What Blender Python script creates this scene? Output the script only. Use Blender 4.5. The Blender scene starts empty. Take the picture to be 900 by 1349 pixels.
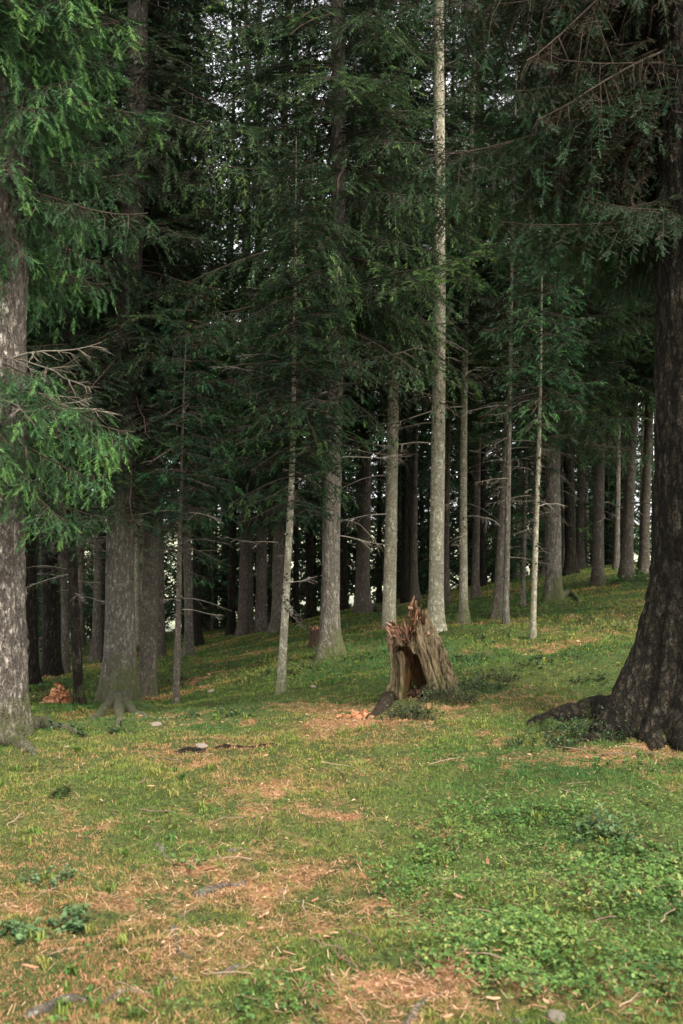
import bpy, math, random
import numpy as np
from mathutils import Vector

rng = np.random.default_rng(7)
PI = math.pi
SC = bpy.context.scene
COL = SC.collection
F, CX, CY, CAMH = 1311.5, 450.0, 674.5, 1.55

# ------------------------------------------------------------------ noise
def _hash(ix, iy, iz):
    h = (ix.astype(np.int64) * 374761393 + iy.astype(np.int64) * 668265263 + iz.astype(np.int64) * 2147483647 % 1274126177) & 0xFFFFFFFF
    h = ((h ^ (h >> 13)) * 1274126177) & 0xFFFFFFFF
    h = (h ^ (h >> 16)) & 0xFFFFFFFF
    h = (h * 2246822519) & 0xFFFFFFFF
    h = h ^ (h >> 15)
    return (h & 0xFFFFFF) / float(0xFFFFFF)

def vnoise(x, y, z=None):
    x = np.asarray(x, float); y = np.asarray(y, float)
    z = np.zeros_like(x) if z is None else np.asarray(z, float) + np.zeros_like(x)
    fx, fy, fz = np.floor(x), np.floor(y), np.floor(z)
    u, v, w = x - fx, y - fy, z - fz
    u = u * u * (3 - 2 * u); v = v * v * (3 - 2 * v); w = w * w * (3 - 2 * w)
    r = 0
    for dx in (0, 1):
        for dy in (0, 1):
            for dz in (0, 1):
                r = r + _hash(fx + dx, fy + dy, fz + dz) * (u if dx else 1 - u) * (v if dy else 1 - v) * (w if dz else 1 - w)
    return r

def fbm(x, y, z=None, oct=4):
    s, a, n = 0, 0.5, 0
    for i in range(oct):
        s = s + a * vnoise(np.asarray(x) * 2 ** i + 17.3 * i, np.asarray(y) * 2 ** i - 9.1 * i, None if z is None else np.asarray(z) * 2 ** i + 5.7 * i)
        n += a; a *= 0.5
    return s / n

# ------------------------------------------------------------------ mesh building
class MB:
    def __init__(s):
        s.V, s.P, s.T, s.n = [], [], [], 0          # verts, (faces, mat), tint
    def add(s, v, f, mat=0, tint=0.5):
        v = np.asarray(v, np.float32).reshape(-1, 3); f = np.asarray(f, np.int64)
        s.V.append(v); s.P.append((f + s.n, mat))
        s.T.append(np.broadcast_to(np.asarray(tint, np.float32), (len(v),)))
        s.n += len(v)
    def mesh(s, name, mats, smooth=True):
        me = bpy.data.meshes.new(name)
        V = np.concatenate(s.V); T = np.concatenate(s.T)
        me.vertices.add(len(V)); me.vertices.foreach_set('co', V.ravel())
        loops = np.concatenate([f.ravel() for f, m in s.P])
        sizes = np.concatenate([np.full(len(f), f.shape[1], np.int64) for f, m in s.P])
        mi = np.concatenate([np.full(len(f), m, np.int32) for f, m in s.P])
        starts = np.concatenate([[0], np.cumsum(sizes)[:-1]])
        me.loops.add(len(loops)); me.loops.foreach_set('vertex_index', loops.astype(np.int32))
        me.polygons.add(len(sizes)); me.polygons.foreach_set('loop_start', starts.astype(np.int32))
        me.polygons.foreach_set('material_index', mi)
        a = me.attributes.new('tint', 'FLOAT', 'POINT'); a.data.foreach_set('value', np.ascontiguousarray(T))
        me.update(calc_edges=True)
        if not smooth:
            me.shade_flat()
        for m in mats: me.materials.append(m)
        return me
    def build(s, name, mats, parent=None, loc=None, smooth=True):
        return link(name, s.mesh(name, mats if isinstance(mats, list) else [mats], smooth), parent, loc)

def link(name, data, parent=None, loc=None):
    o = bpy.data.objects.new(name, data); COL.objects.link(o)
    if parent is not None: o.parent = parent
    if loc is not None: o.location = loc
    return o

def tag(o, label, cat, group=None, kind=None):
    if label: o['label'] = label
    if cat: o['category'] = cat
    if group: o['group'] = group
    if kind: o['kind'] = kind
    return o

def empty(name, loc, label, cat, group=None):
    o = link(name, None, None, loc); o.empty_display_size = 0.2
    return tag(o, label, cat, group)

def tube_arr(P, R, sides=6, cap=True):
    P = np.asarray(P, float); n = len(P); R = np.broadcast_to(np.asarray(R, float), (n,))
    D = np.gradient(P, axis=0); D /= np.linalg.norm(D, axis=1, keepdims=True) + 1e-9
    ref = np.array([0, 0, 1.0]) if abs(D[:, 2]).mean() < 0.8 else np.array([1.0, 0, 0])
    A = np.cross(D, ref); A /= np.linalg.norm(A, axis=1, keepdims=True) + 1e-9
    B = np.cross(D, A)
    th = np.arange(sides) * 2 * PI / sides
    V = P[:, None] + R[:, None, None] * (A[:, None] * np.cos(th)[None, :, None] + B[:, None] * np.sin(th)[None, :, None])
    i = np.arange(n - 1)[:, None] * sides; j = np.arange(sides)[None]; k = (j + 1) % sides
    Q = np.stack([i + j, i + k, i + sides + k, i + sides + j], -1).reshape(-1, 4)
    return V.reshape(-1, 3), Q

# ------------------------------------------------------------------ materials
def nt(name):
    m = bpy.data.materials.new(name); m.use_nodes = True
    t = m.node_tree; t.nodes.clear()
    return m, t
def N(t, typ, **kw):
    n = t.nodes.new(typ)
    for k, v in kw.items():
        if k in ('inp',):
            for kk, vv in v.items(): n.inputs[kk].default_value = vv
        else: setattr(n, k, v)
    return n
def ramp(t, stops, src):
    r = t.nodes.new('ShaderNodeValToRGB'); e = r.color_ramp.elements
    while len(e) < len(stops): e.new(0.5)
    for x, (p, c) in zip(e, stops):
        x.position = p; x.color = (*c, 1) if len(c) == 3 else (c[0], c[0], c[0], 1)
    t.links.new(src, r.inputs[0]); return r.outputs[0]
def mix(t, fac, a, b, mode='MIX'):
    m = t.nodes.new('ShaderNodeMix'); m.data_type = 'RGBA'; m.blend_type = mode
    for s, v in ((m.inputs[0], fac), (m.inputs[6], a), (m.inputs[7], b)):
        if hasattr(v, 'links') or isinstance(v, bpy.types.NodeSocket): t.links.new(v, s)
        elif isinstance(v, tuple): s.default_value = (*v, 1)
        else: s.default_value = v
    return m.outputs[2]
def math_(t, op, a, b=0.0, clamp=False):
    m = t.nodes.new('ShaderNodeMath'); m.operation = op; m.use_clamp = clamp
    for s, v in ((m.inputs[0], a), (m.inputs[1], b)):
        if isinstance(v, bpy.types.NodeSocket): t.links.new(v, s)
        else: s.default_value = v
    return m.outputs[0]
def noise(t, vec, scale, detail=4, rough=0.55):
    n = N(t, 'ShaderNodeTexNoise'); n.inputs['Scale'].default_value = scale; n.inputs['Detail'].default_value = detail
    n.inputs['Roughness'].default_value = rough; t.links.new(vec, n.inputs['Vector']); return n.outputs['Fac']
def finish(t, col, rough=0.85, bump=None, bs=0.4, bd=0.01, transl=0.0, spec=0.25):
    p = N(t, 'ShaderNodeBsdfPrincipled'); p.inputs['Roughness'].default_value = rough
    p.inputs['Specular IOR Level'].default_value = spec
    if isinstance(col, tuple): p.inputs['Base Color'].default_value = (*col, 1)
    else: t.links.new(col, p.inputs['Base Color'])
    if bump is not None:
        b = N(t, 'ShaderNodeBump'); b.inputs['Strength'].default_value = bs; b.inputs['Distance'].default_value = bd
        t.links.new(bump, b.inputs['Height']); t.links.new(b.outputs[0], p.inputs['Normal'])
    sh = p.outputs[0]
    if transl:
        tr = N(t, 'ShaderNodeBsdfTranslucent')
        if isinstance(col, tuple): tr.inputs['Color'].default_value = (*col, 1)
        else: t.links.new(col, tr.inputs['Color'])
        ms = N(t, 'ShaderNodeMixShader'); ms.inputs[0].default_value = transl
        t.links.new(sh, ms.inputs[1]); t.links.new(tr.outputs[0], ms.inputs[2]); sh = ms.outputs[0]
    o = N(t, 'ShaderNodeOutputMaterial'); t.links.new(sh, o.inputs['Surface'])
def attr(t, name='tint'):
    a = N(t, 'ShaderNodeAttribute'); a.attribute_name = name; return a.outputs['Fac']
def objco(t):
    return N(t, 'ShaderNodeTexCoord').outputs['Object']

def mat_leaf(name, stops, transl=0.25, rough=0.55, vary=0.6):
    m, t = nt(name)
    oi = N(t, 'ShaderNodeObjectInfo')
    c = ramp(t, stops, attr(t))
    v = math_(t, 'ADD', math_(t, 'MULTIPLY', oi.outputs['Random'], vary), 1 - vary / 2)
    hsv = N(t, 'ShaderNodeHueSaturation'); t.links.new(c, hsv.inputs['Color']); t.links.new(v, hsv.inputs['Value'])
    if vary: t.links.new(math_(t, 'ADD', math_(t, 'MULTIPLY', math_(t, 'FRACT', math_(t, 'MULTIPLY', oi.outputs['Random'], 7.31)), .05), .472), hsv.inputs['Hue'])
    finish(t, hsv.outputs[0], rough, transl=transl, spec=0.3); return m

def mat_bark(name, dark, mid, light, lichen=0.35, plate=38., bs=0.7, moss=(0.06, 0.068, 0.020), rings=0.0, crack=0.0):
    m, t = nt(name)
    plate *= 1.35
    co = objco(t)
    oi = N(t, 'ShaderNodeObjectInfo')
    off = N(t, 'ShaderNodeVectorMath'); off.operation = 'ADD'
    t.links.new(co, off.inputs[0]); t.links.new(oi.outputs['Location'], off.inputs[1]); co = off.outputs[0]
    mp = N(t, 'ShaderNodeMapping'); mp.inputs['Scale'].default_value = (1, 1, 0.5); t.links.new(co, mp.inputs[0])
    # warp the plates
    nz = N(t, 'ShaderNodeTexNoise'); nz.inputs['Scale'].default_value = 26; nz.inputs['Detail'].default_value = 4; t.links.new(mp.outputs[0], nz.inputs['Vector'])
    vm = N(t, 'ShaderNodeVectorMath'); vm.operation = 'MULTIPLY_ADD'; vm.inputs[1].default_value = (0.075, 0.075, 0.075)
    t.links.new(nz.outputs['Color'], vm.inputs[0]); t.links.new(mp.outputs[0], vm.inputs[2])
    vo = N(t, 'ShaderNodeTexVoronoi'); vo.feature = 'DISTANCE_TO_EDGE'; vo.inputs['Scale'].default_value = plate
    t.links.new(vm.outputs[0], vo.inputs['Vector'])
    vc = N(t, 'ShaderNodeTexVoronoi'); vc.inputs['Scale'].default_value = plate; t.links.new(vm.outputs[0], vc.inputs['Vector'])
    edge = ramp(t, [(0.0, (0, 0, 0)), (0.3, (1, 1, 1))], math_(t, 'ADD', vo.outputs['Distance'], math_(t, 'MULTIPLY', math_(t, 'SUBTRACT', noise(t, co, 35, 4, .7), .42), .5)))
    cell = N(t, 'ShaderNodeSeparateColor'); t.links.new(vc.outputs['Color'], cell.inputs[0])
    fine = noise(t, co, 60, 5, 0.65)
    big = noise(t, co, 3.2, 4)
    c = mix(t, cell.outputs[0], mid, light)
    c = mix(t, ramp(t, [(0.35, (0, 0, 0)), (0.7, (1, 1, 1))], fine), c, mid)
    c = mix(t, math_(t, 'SUBTRACT', 1.0, math_(t, 'MULTIPLY', edge, 0.8)), c, dark)
    # lichen patches
    lic = ramp(t, [(0.52, (0, 0, 0)), (0.62, (1, 1, 1))], noise(t, mp.outputs[0], 24, 6, 0.75))
    c = mix(t, math_(t, 'MULTIPLY', lic, lichen), c, tuple(min(1, x * 1.5 + 0.05) for x in light))
    c = mix(t, ramp(t, [(0.4, (0, 0, 0)), (0.75, (0.6, 0.6, 0.6))], big), c, dark)
    h = math_(t, 'ADD', math_(t, 'MULTIPLY', edge, 0.7), math_(t, 'MULTIPLY', fine, 0.6))
    if rings:
        wz = N(t, 'ShaderNodeMapping'); wz.inputs['Scale'].default_value = (5, 5, 40); t.links.new(co, wz.inputs[0])
        rg = ramp(t, [(0.56, (0, 0, 0)), (0.66, (1, 1, 1))], noise(t, wz.outputs[0], 1.0, 3, 0.6))
        c = mix(t, math_(t, 'MULTIPLY', rg, rings), c, dark)
    if crack:
        cm = N(t, 'ShaderNodeMapping'); cm.inputs['Scale'].default_value = (1, 1, 0.32); t.links.new(vm.outputs[0], cm.inputs[0])
        ck = N(t, 'ShaderNodeTexVoronoi'); ck.feature = 'DISTANCE_TO_EDGE'; ck.inputs['Scale'].default_value = 19; ck.inputs['Randomness'].default_value = 1
        t.links.new(cm.outputs[0], ck.inputs['Vector'])
        ce = ramp(t, [(0.02, (0, 0, 0)), (0.17, (1, 1, 1))], math_(t, 'ADD', ck.outputs['Distance'], math_(t, 'MULTIPLY', math_(t, 'SUBTRACT', fine, .5), .22)))
        c = mix(t, math_(t, 'MULTIPLY', math_(t, 'SUBTRACT', 1.0, ce), crack), c, dark)
        h = math_(t, 'ADD', math_(t, 'MULTIPLY', h, .6), math_(t, 'MULTIPLY', ce, 1.3))
    # moss attribute
    mo = attr(t)
    mn = noise(t, co, 22, 5, 0.7)
    mb_ = noise(t, co, 6, 4, 0.65)
    mf = math_(t, 'SUBTRACT', math_(t, 'ADD', mo, math_(t, 'ADD', math_(t, 'MULTIPLY', mn, .7), mb_)), 1.22)
    mf = math_(t, 'MULTIPLY', math_(t, 'MULTIPLY', mf, 3.0, True), .85)
    mc = mix(t, fine, tuple(x * 0.55 for x in moss), tuple(x * 1.5 for x in moss))
    c = mix(t, mf, c, mc)
    v = math_(t, 'ADD', math_(t, 'MULTIPLY', oi.outputs['Random'], 0.3), 0.85)
    hsv = N(t, 'ShaderNodeHueSaturation'); t.links.new(c, hsv.inputs['Color']); t.links.new(v, hsv.inputs['Value'])
    finish(t, hsv.outputs[0], 0.9, h, bs, 0.012, spec=0.15); return m

def mat_tint(name, stops, rough=0.85, nscale=40, namp=0.5, bs=0.4, bd=0.005, transl=0.0, stretch=(1, 1, 1)):
    """colour ramp driven by the tint attribute plus noise"""
    m, t = nt(name); co = objco(t)
    mp = N(t, 'ShaderNodeMapping'); mp.inputs['Scale'].default_value = stretch; t.links.new(co, mp.inputs[0])
    n = noise(t, mp.outputs[0], nscale, 5, 0.65)
    f = math_(t, 'ADD', attr(t), math_(t, 'MULTIPLY', math_(t, 'SUBTRACT', n, 0.5), namp * 2))
    c = ramp(t, stops, f)
    finish(t, c, rough, n, bs, bd, transl=transl, spec=0.2); return m

M = {}
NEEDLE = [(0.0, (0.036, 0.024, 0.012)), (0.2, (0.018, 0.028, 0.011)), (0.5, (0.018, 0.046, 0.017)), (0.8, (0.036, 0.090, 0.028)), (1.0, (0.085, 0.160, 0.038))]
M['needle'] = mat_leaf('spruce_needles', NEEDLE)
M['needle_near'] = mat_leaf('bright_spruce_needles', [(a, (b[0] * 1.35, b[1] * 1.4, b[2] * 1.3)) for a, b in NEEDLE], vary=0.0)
M['twig'] = mat_tint('twig_wood', [(0, (0.035, 0.024, 0.016)), (0.5, (0.085, 0.06, 0.042)), (1, (0.22, 0.18, 0.14))], nscale=30)
M['deadwood'] = mat_tint('dead_branch_wood', [(0, (0.05, 0.04, 0.03)), (0.5, (0.14, 0.115, 0.085)), (1, (0.30, 0.26, 0.21))], nscale=14)
M['twiglet'] = mat_tint('dry_twig', [(0, (0.05, 0.035, 0.022)), (0.5, (0.15, 0.10, 0.065)), (1, (0.27, 0.19, 0.125))], nscale=30)
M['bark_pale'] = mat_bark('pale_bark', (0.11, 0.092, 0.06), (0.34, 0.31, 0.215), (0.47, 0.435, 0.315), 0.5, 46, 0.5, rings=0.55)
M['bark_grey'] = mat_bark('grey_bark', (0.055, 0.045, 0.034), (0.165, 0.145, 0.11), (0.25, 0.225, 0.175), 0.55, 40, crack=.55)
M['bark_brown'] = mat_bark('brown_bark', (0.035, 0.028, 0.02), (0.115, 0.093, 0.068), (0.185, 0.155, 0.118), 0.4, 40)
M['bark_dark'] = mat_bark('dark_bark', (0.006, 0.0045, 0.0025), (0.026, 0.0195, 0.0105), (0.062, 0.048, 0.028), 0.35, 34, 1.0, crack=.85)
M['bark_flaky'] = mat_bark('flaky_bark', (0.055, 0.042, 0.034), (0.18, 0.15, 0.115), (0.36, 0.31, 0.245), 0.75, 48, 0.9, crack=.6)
M['grass'] = mat_leaf('moss_and_grass', [(0, (0.36, 0.185, 0.088)), (0.2, (0.24, 0.21, 0.05)), (0.5, (0.155, 0.195, 0.030)), (0.78, (0.085, 0.155, 0.024)), (1, (0.045, 0.11, 0.022))], 0.3, 0.7, 0)
M['leaf'] = mat_leaf('herb_leaves', [(0, (0.035, 0.075, 0.02)), (0.45, (0.07, 0.145, 0.03)), (0.8, (0.15, 0.225, 0.05)), (1, (0.25, 0.26, 0.075))], 0.3, 0.5, 0)
M['bilberry'] = mat_leaf('dark_shrub_leaves', [(0, (0.02, 0.03, 0.013)), (0.5, (0.035, 0.065, 0.024)), (1, (0.075, 0.125, 0.035))], 0.25, 0.5, 0.2)
M['blueleaf'] = mat_leaf('grey_green_leaves', [(0, (0.045, 0.085, 0.034)), (0.5, (0.085, 0.145, 0.052)), (1, (0.14, 0.20, 0.075))], 0.25, 0.55, 0)
M['litter'] = mat_tint('tan_litter', [(0, (0.05, 0.027, 0.015)), (0.35, (0.17, 0.08, 0.036)), (0.7, (0.37, 0.20, 0.11)), (1, (0.52, 0.34, 0.215))], nscale=60, namp=0.25, transl=0.1)
M['redwood'] = mat_tint('rotten_red_wood', [(0, (0.035, 0.018, 0.011)), (0.4, (0.13, 0.060, 0.032)), (0.75, (0.30, 0.145, 0.082)), (1, (0.46, 0.29, 0.19))], nscale=30, namp=0.45, bs=0.8)
M['orangewood'] = mat_tint('orange_rotten_wood', [(0, (0.05, 0.022, 0.011)), (0.4, (0.20, 0.078, 0.032)), (0.75, (0.37, 0.16, 0.075)), (1, (0.46, 0.25, 0.14))], nscale=30, namp=.45, bs=.8)
M['rotroot'] = mat_tint('dark_rotten_root', [(0, (0.02, 0.012, 0.007)), (0.5, (0.055, 0.034, 0.02)), (1, (0.12, 0.08, 0.05))], nscale=22, namp=.5, bs=1, bd=.03)
M['stone'] = mat_tint('stone', [(0, (0.07, 0.06, 0.045)), (0.5, (0.15, 0.125, 0.095)), (1, (0.26, 0.195, 0.14))], nscale=18, namp=0.3)
M['mosscushion'] = mat_tint('moss_cushion', [(0, (0.02, 0.028, 0.01)), (0.5, (0.055, 0.085, 0.02)), (1, (0.11, 0.15, 0.035))], nscale=70, namp=0.6, bs=1.0, bd=0.02)

def mat_stump():
    m, t = nt('weathered_stump_wood'); co = objco(t)
    mp = N(t, 'ShaderNodeMapping'); mp.inputs['Scale'].default_value = (1, 1, 0.09); t.links.new(co, mp.inputs[0])
    g = noise(t, mp.outputs[0], 42, 6, 0.75)
    g2 = noise(t, mp.outputs[0], 17, 4, 0.6)
    c = ramp(t, [(0.36, (0.014, 0.010, 0.006)), (0.45, (0.075, 0.052, 0.030)), (0.54, (0.25, 0.18, 0.095)), (0.70, (0.48, 0.385, 0.24))], math_(t, 'ADD', math_(t, 'MULTIPLY', g, 0.65), math_(t, 'MULTIPLY', g2, 0.4)))
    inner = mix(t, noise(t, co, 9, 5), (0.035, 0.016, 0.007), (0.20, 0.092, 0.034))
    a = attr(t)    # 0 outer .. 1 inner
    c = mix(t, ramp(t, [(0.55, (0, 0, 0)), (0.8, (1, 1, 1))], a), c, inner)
    sep = N(t, 'ShaderNodeSeparateXYZ'); t.links.new(co, sep.inputs[0])
    mz = math_(t, 'SUBTRACT', math_(t, 'ADD', math_(t, 'MULTIPLY', sep.outputs[2], -1.6), 0.42), math_(t, 'MULTIPLY', math_(t, 'SUBTRACT', noise(t, co, 8, 5, 0.7), 0.5), -3.0))
    c = mix(t, math_(t, 'MULTIPLY', mz, 1.2, True), c, (0.07, 0.075, 0.02))
    finish(t, c, 0.9, g, 1.0, 0.05, spec=0.1); return m
M['stump'] = mat_stump()

def mat_ground():
    m, t = nt('forest_floor'); co = objco(t)
    lit = attr(t, 'tint'); mead = attr(t, 'meadow')
    n1 = noise(t, co, 1.3, 5, 0.6); n2 = noise(t, co, 9, 6, 0.7); n3 = noise(t, co, 55, 5, 0.7)
    moss = ramp(t, [(0.3, (0.03, 0.042, 0.012)), (0.5, (0.06, 0.078, 0.02)), (0.68, (0.115, 0.12, 0.038))], math_(t, 'ADD', math_(t, 'MULTIPLY', n1, 0.4), math_(t, 'MULTIPLY', n2, 0.6)))  # moss ramp darkened so gaps between blades look shadowed
    moss = mix(t, ramp(t, [(0.36, (1, 1, 1)), (0.56, (0, 0, 0))], n3), moss, (0.022, 0.022, 0.009))
    li = ramp(t, [(0.3, (0.05, 0.026, 0.013)), (0.45, (0.16, 0.075, 0.032)), (0.6, (0.31, 0.170, 0.092)), (0.75, (0.44, 0.285, 0.18))], n3)
    f = math_(t, 'ADD', lit, math_(t, 'MULTIPLY', math_(t, 'SUBTRACT', n2, 0.5), 1.3))
    f = ramp(t, [(0.3, (0, 0, 0)), (0.85, (1, 1, 1))], f)
    c = mix(t, f, moss, li)
    md = ramp(t, [(0.3, (0.32, 0.34, 0.20)), (0.7, (0.5, 0.5, 0.36))], noise(t, co, 0.15, 6, 0.6))
    c = mix(t, mead, c, md)
    h = math_(t, 'ADD', math_(t, 'MULTIPLY', n2, 0.6), math_(t, 'MULTIPLY', n3, 0.6))
    finish(t, c, 0.95, h, 0.8, 0.03, spec=0.1); return m
M['ground'] = mat_ground()

# ------------------------------------------------------------------ tree table
# px base, py base, distance, diameter px (breast height), px/py of a higher point, bark, moss, crown kind, label
G1 = 'spruces standing apart at the edge of the clearing'
G2 = 'spruces crowding the middle of the forest'
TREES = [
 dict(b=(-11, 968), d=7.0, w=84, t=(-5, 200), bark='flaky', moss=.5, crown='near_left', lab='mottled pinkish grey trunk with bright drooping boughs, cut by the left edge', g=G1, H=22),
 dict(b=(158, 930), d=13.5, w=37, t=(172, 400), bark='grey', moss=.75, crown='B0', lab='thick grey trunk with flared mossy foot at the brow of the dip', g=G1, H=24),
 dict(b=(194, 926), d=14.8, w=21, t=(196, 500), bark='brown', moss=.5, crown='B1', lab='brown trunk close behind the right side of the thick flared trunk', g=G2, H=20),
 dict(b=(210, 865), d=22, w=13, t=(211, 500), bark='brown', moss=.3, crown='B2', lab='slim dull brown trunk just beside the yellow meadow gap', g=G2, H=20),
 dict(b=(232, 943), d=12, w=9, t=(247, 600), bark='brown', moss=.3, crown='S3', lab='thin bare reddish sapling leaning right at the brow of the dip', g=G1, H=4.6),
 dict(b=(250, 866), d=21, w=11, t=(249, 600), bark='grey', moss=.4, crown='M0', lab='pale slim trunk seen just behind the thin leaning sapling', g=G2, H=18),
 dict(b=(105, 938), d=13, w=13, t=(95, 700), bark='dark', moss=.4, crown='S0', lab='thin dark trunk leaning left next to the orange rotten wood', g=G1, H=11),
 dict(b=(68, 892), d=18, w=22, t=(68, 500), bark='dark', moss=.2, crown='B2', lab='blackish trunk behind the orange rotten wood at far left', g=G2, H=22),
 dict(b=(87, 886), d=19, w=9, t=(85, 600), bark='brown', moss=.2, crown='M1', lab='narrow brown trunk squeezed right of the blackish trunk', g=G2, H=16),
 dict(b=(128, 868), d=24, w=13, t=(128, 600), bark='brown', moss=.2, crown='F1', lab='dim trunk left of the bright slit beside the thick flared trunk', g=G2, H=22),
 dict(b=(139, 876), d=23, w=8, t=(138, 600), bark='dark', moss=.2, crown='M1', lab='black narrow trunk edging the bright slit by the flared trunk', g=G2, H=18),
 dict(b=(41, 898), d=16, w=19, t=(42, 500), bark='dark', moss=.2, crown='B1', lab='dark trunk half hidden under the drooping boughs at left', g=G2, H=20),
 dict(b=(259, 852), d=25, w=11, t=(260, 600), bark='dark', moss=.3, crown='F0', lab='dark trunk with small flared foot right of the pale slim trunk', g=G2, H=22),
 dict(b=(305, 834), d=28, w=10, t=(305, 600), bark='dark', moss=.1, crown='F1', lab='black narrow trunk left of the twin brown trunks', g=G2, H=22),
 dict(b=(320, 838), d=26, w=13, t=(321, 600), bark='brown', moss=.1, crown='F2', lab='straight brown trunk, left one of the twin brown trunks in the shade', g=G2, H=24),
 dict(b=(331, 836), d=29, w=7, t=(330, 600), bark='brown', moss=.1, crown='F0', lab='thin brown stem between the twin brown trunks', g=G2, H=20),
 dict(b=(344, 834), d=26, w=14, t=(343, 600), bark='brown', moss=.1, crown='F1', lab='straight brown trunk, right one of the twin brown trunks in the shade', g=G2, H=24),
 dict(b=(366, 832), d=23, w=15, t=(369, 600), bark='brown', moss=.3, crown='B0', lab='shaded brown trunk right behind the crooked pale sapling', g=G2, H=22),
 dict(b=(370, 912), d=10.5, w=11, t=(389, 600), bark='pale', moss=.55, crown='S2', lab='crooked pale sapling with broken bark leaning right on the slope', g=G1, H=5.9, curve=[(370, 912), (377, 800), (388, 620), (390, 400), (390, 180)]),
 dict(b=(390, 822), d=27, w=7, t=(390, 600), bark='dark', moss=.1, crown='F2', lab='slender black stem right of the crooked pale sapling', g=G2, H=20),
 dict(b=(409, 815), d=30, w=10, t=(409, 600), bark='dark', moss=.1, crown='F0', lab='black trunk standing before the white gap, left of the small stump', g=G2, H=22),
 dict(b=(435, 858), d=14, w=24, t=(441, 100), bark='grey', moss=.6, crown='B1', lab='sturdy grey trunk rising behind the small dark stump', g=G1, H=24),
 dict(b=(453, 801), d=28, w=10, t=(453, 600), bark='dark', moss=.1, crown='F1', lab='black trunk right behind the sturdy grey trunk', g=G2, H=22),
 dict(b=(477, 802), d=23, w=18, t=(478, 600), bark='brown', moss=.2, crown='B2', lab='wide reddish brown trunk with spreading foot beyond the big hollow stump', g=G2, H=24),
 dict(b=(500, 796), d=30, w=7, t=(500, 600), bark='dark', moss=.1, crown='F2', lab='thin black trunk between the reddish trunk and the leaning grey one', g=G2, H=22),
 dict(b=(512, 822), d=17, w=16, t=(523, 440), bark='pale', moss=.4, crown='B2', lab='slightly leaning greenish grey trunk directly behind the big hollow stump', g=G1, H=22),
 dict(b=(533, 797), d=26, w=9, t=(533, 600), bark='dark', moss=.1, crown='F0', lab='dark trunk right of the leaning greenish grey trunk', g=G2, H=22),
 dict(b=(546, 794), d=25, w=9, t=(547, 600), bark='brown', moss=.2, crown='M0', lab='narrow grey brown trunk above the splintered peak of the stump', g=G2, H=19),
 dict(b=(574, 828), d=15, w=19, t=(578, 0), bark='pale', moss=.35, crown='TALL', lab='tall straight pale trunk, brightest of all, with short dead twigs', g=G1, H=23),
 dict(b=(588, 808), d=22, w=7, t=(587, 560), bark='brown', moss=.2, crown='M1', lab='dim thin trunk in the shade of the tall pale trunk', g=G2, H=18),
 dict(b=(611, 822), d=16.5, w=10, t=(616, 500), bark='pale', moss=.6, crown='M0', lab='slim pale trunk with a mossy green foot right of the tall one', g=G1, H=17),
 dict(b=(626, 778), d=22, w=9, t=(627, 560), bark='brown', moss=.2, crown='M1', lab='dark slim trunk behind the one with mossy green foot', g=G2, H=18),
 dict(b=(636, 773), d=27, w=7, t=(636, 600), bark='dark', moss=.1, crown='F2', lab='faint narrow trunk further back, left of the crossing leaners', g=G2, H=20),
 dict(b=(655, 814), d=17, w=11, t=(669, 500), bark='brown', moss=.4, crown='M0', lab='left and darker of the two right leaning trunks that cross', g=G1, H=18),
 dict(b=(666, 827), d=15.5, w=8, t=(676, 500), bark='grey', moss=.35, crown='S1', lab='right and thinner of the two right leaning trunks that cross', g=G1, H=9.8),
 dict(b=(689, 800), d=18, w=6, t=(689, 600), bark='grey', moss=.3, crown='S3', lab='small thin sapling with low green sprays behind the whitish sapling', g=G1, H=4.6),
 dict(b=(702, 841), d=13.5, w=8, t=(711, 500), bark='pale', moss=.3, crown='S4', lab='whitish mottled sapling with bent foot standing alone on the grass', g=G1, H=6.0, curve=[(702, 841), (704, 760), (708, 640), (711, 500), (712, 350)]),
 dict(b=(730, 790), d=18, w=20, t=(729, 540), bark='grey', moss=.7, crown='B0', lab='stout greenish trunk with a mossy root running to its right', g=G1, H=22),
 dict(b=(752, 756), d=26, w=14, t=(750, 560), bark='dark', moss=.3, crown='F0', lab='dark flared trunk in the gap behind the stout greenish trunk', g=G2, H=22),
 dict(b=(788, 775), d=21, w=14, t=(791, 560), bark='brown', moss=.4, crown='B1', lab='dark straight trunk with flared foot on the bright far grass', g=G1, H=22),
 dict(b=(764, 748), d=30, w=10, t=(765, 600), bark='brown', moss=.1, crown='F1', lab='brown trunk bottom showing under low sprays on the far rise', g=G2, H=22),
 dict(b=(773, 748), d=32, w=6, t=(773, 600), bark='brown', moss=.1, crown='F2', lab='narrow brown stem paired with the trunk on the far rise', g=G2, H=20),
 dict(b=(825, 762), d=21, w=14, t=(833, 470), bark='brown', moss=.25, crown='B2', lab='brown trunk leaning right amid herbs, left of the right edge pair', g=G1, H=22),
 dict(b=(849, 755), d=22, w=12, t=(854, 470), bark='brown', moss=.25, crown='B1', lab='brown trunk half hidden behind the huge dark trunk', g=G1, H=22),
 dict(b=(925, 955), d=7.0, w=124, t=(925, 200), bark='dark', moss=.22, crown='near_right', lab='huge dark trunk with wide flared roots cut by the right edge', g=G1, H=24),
]
def wx(px, d): return (px - CX) / F * d
def wz(py, d): return CAMH - (py - CY) / F * d

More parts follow.
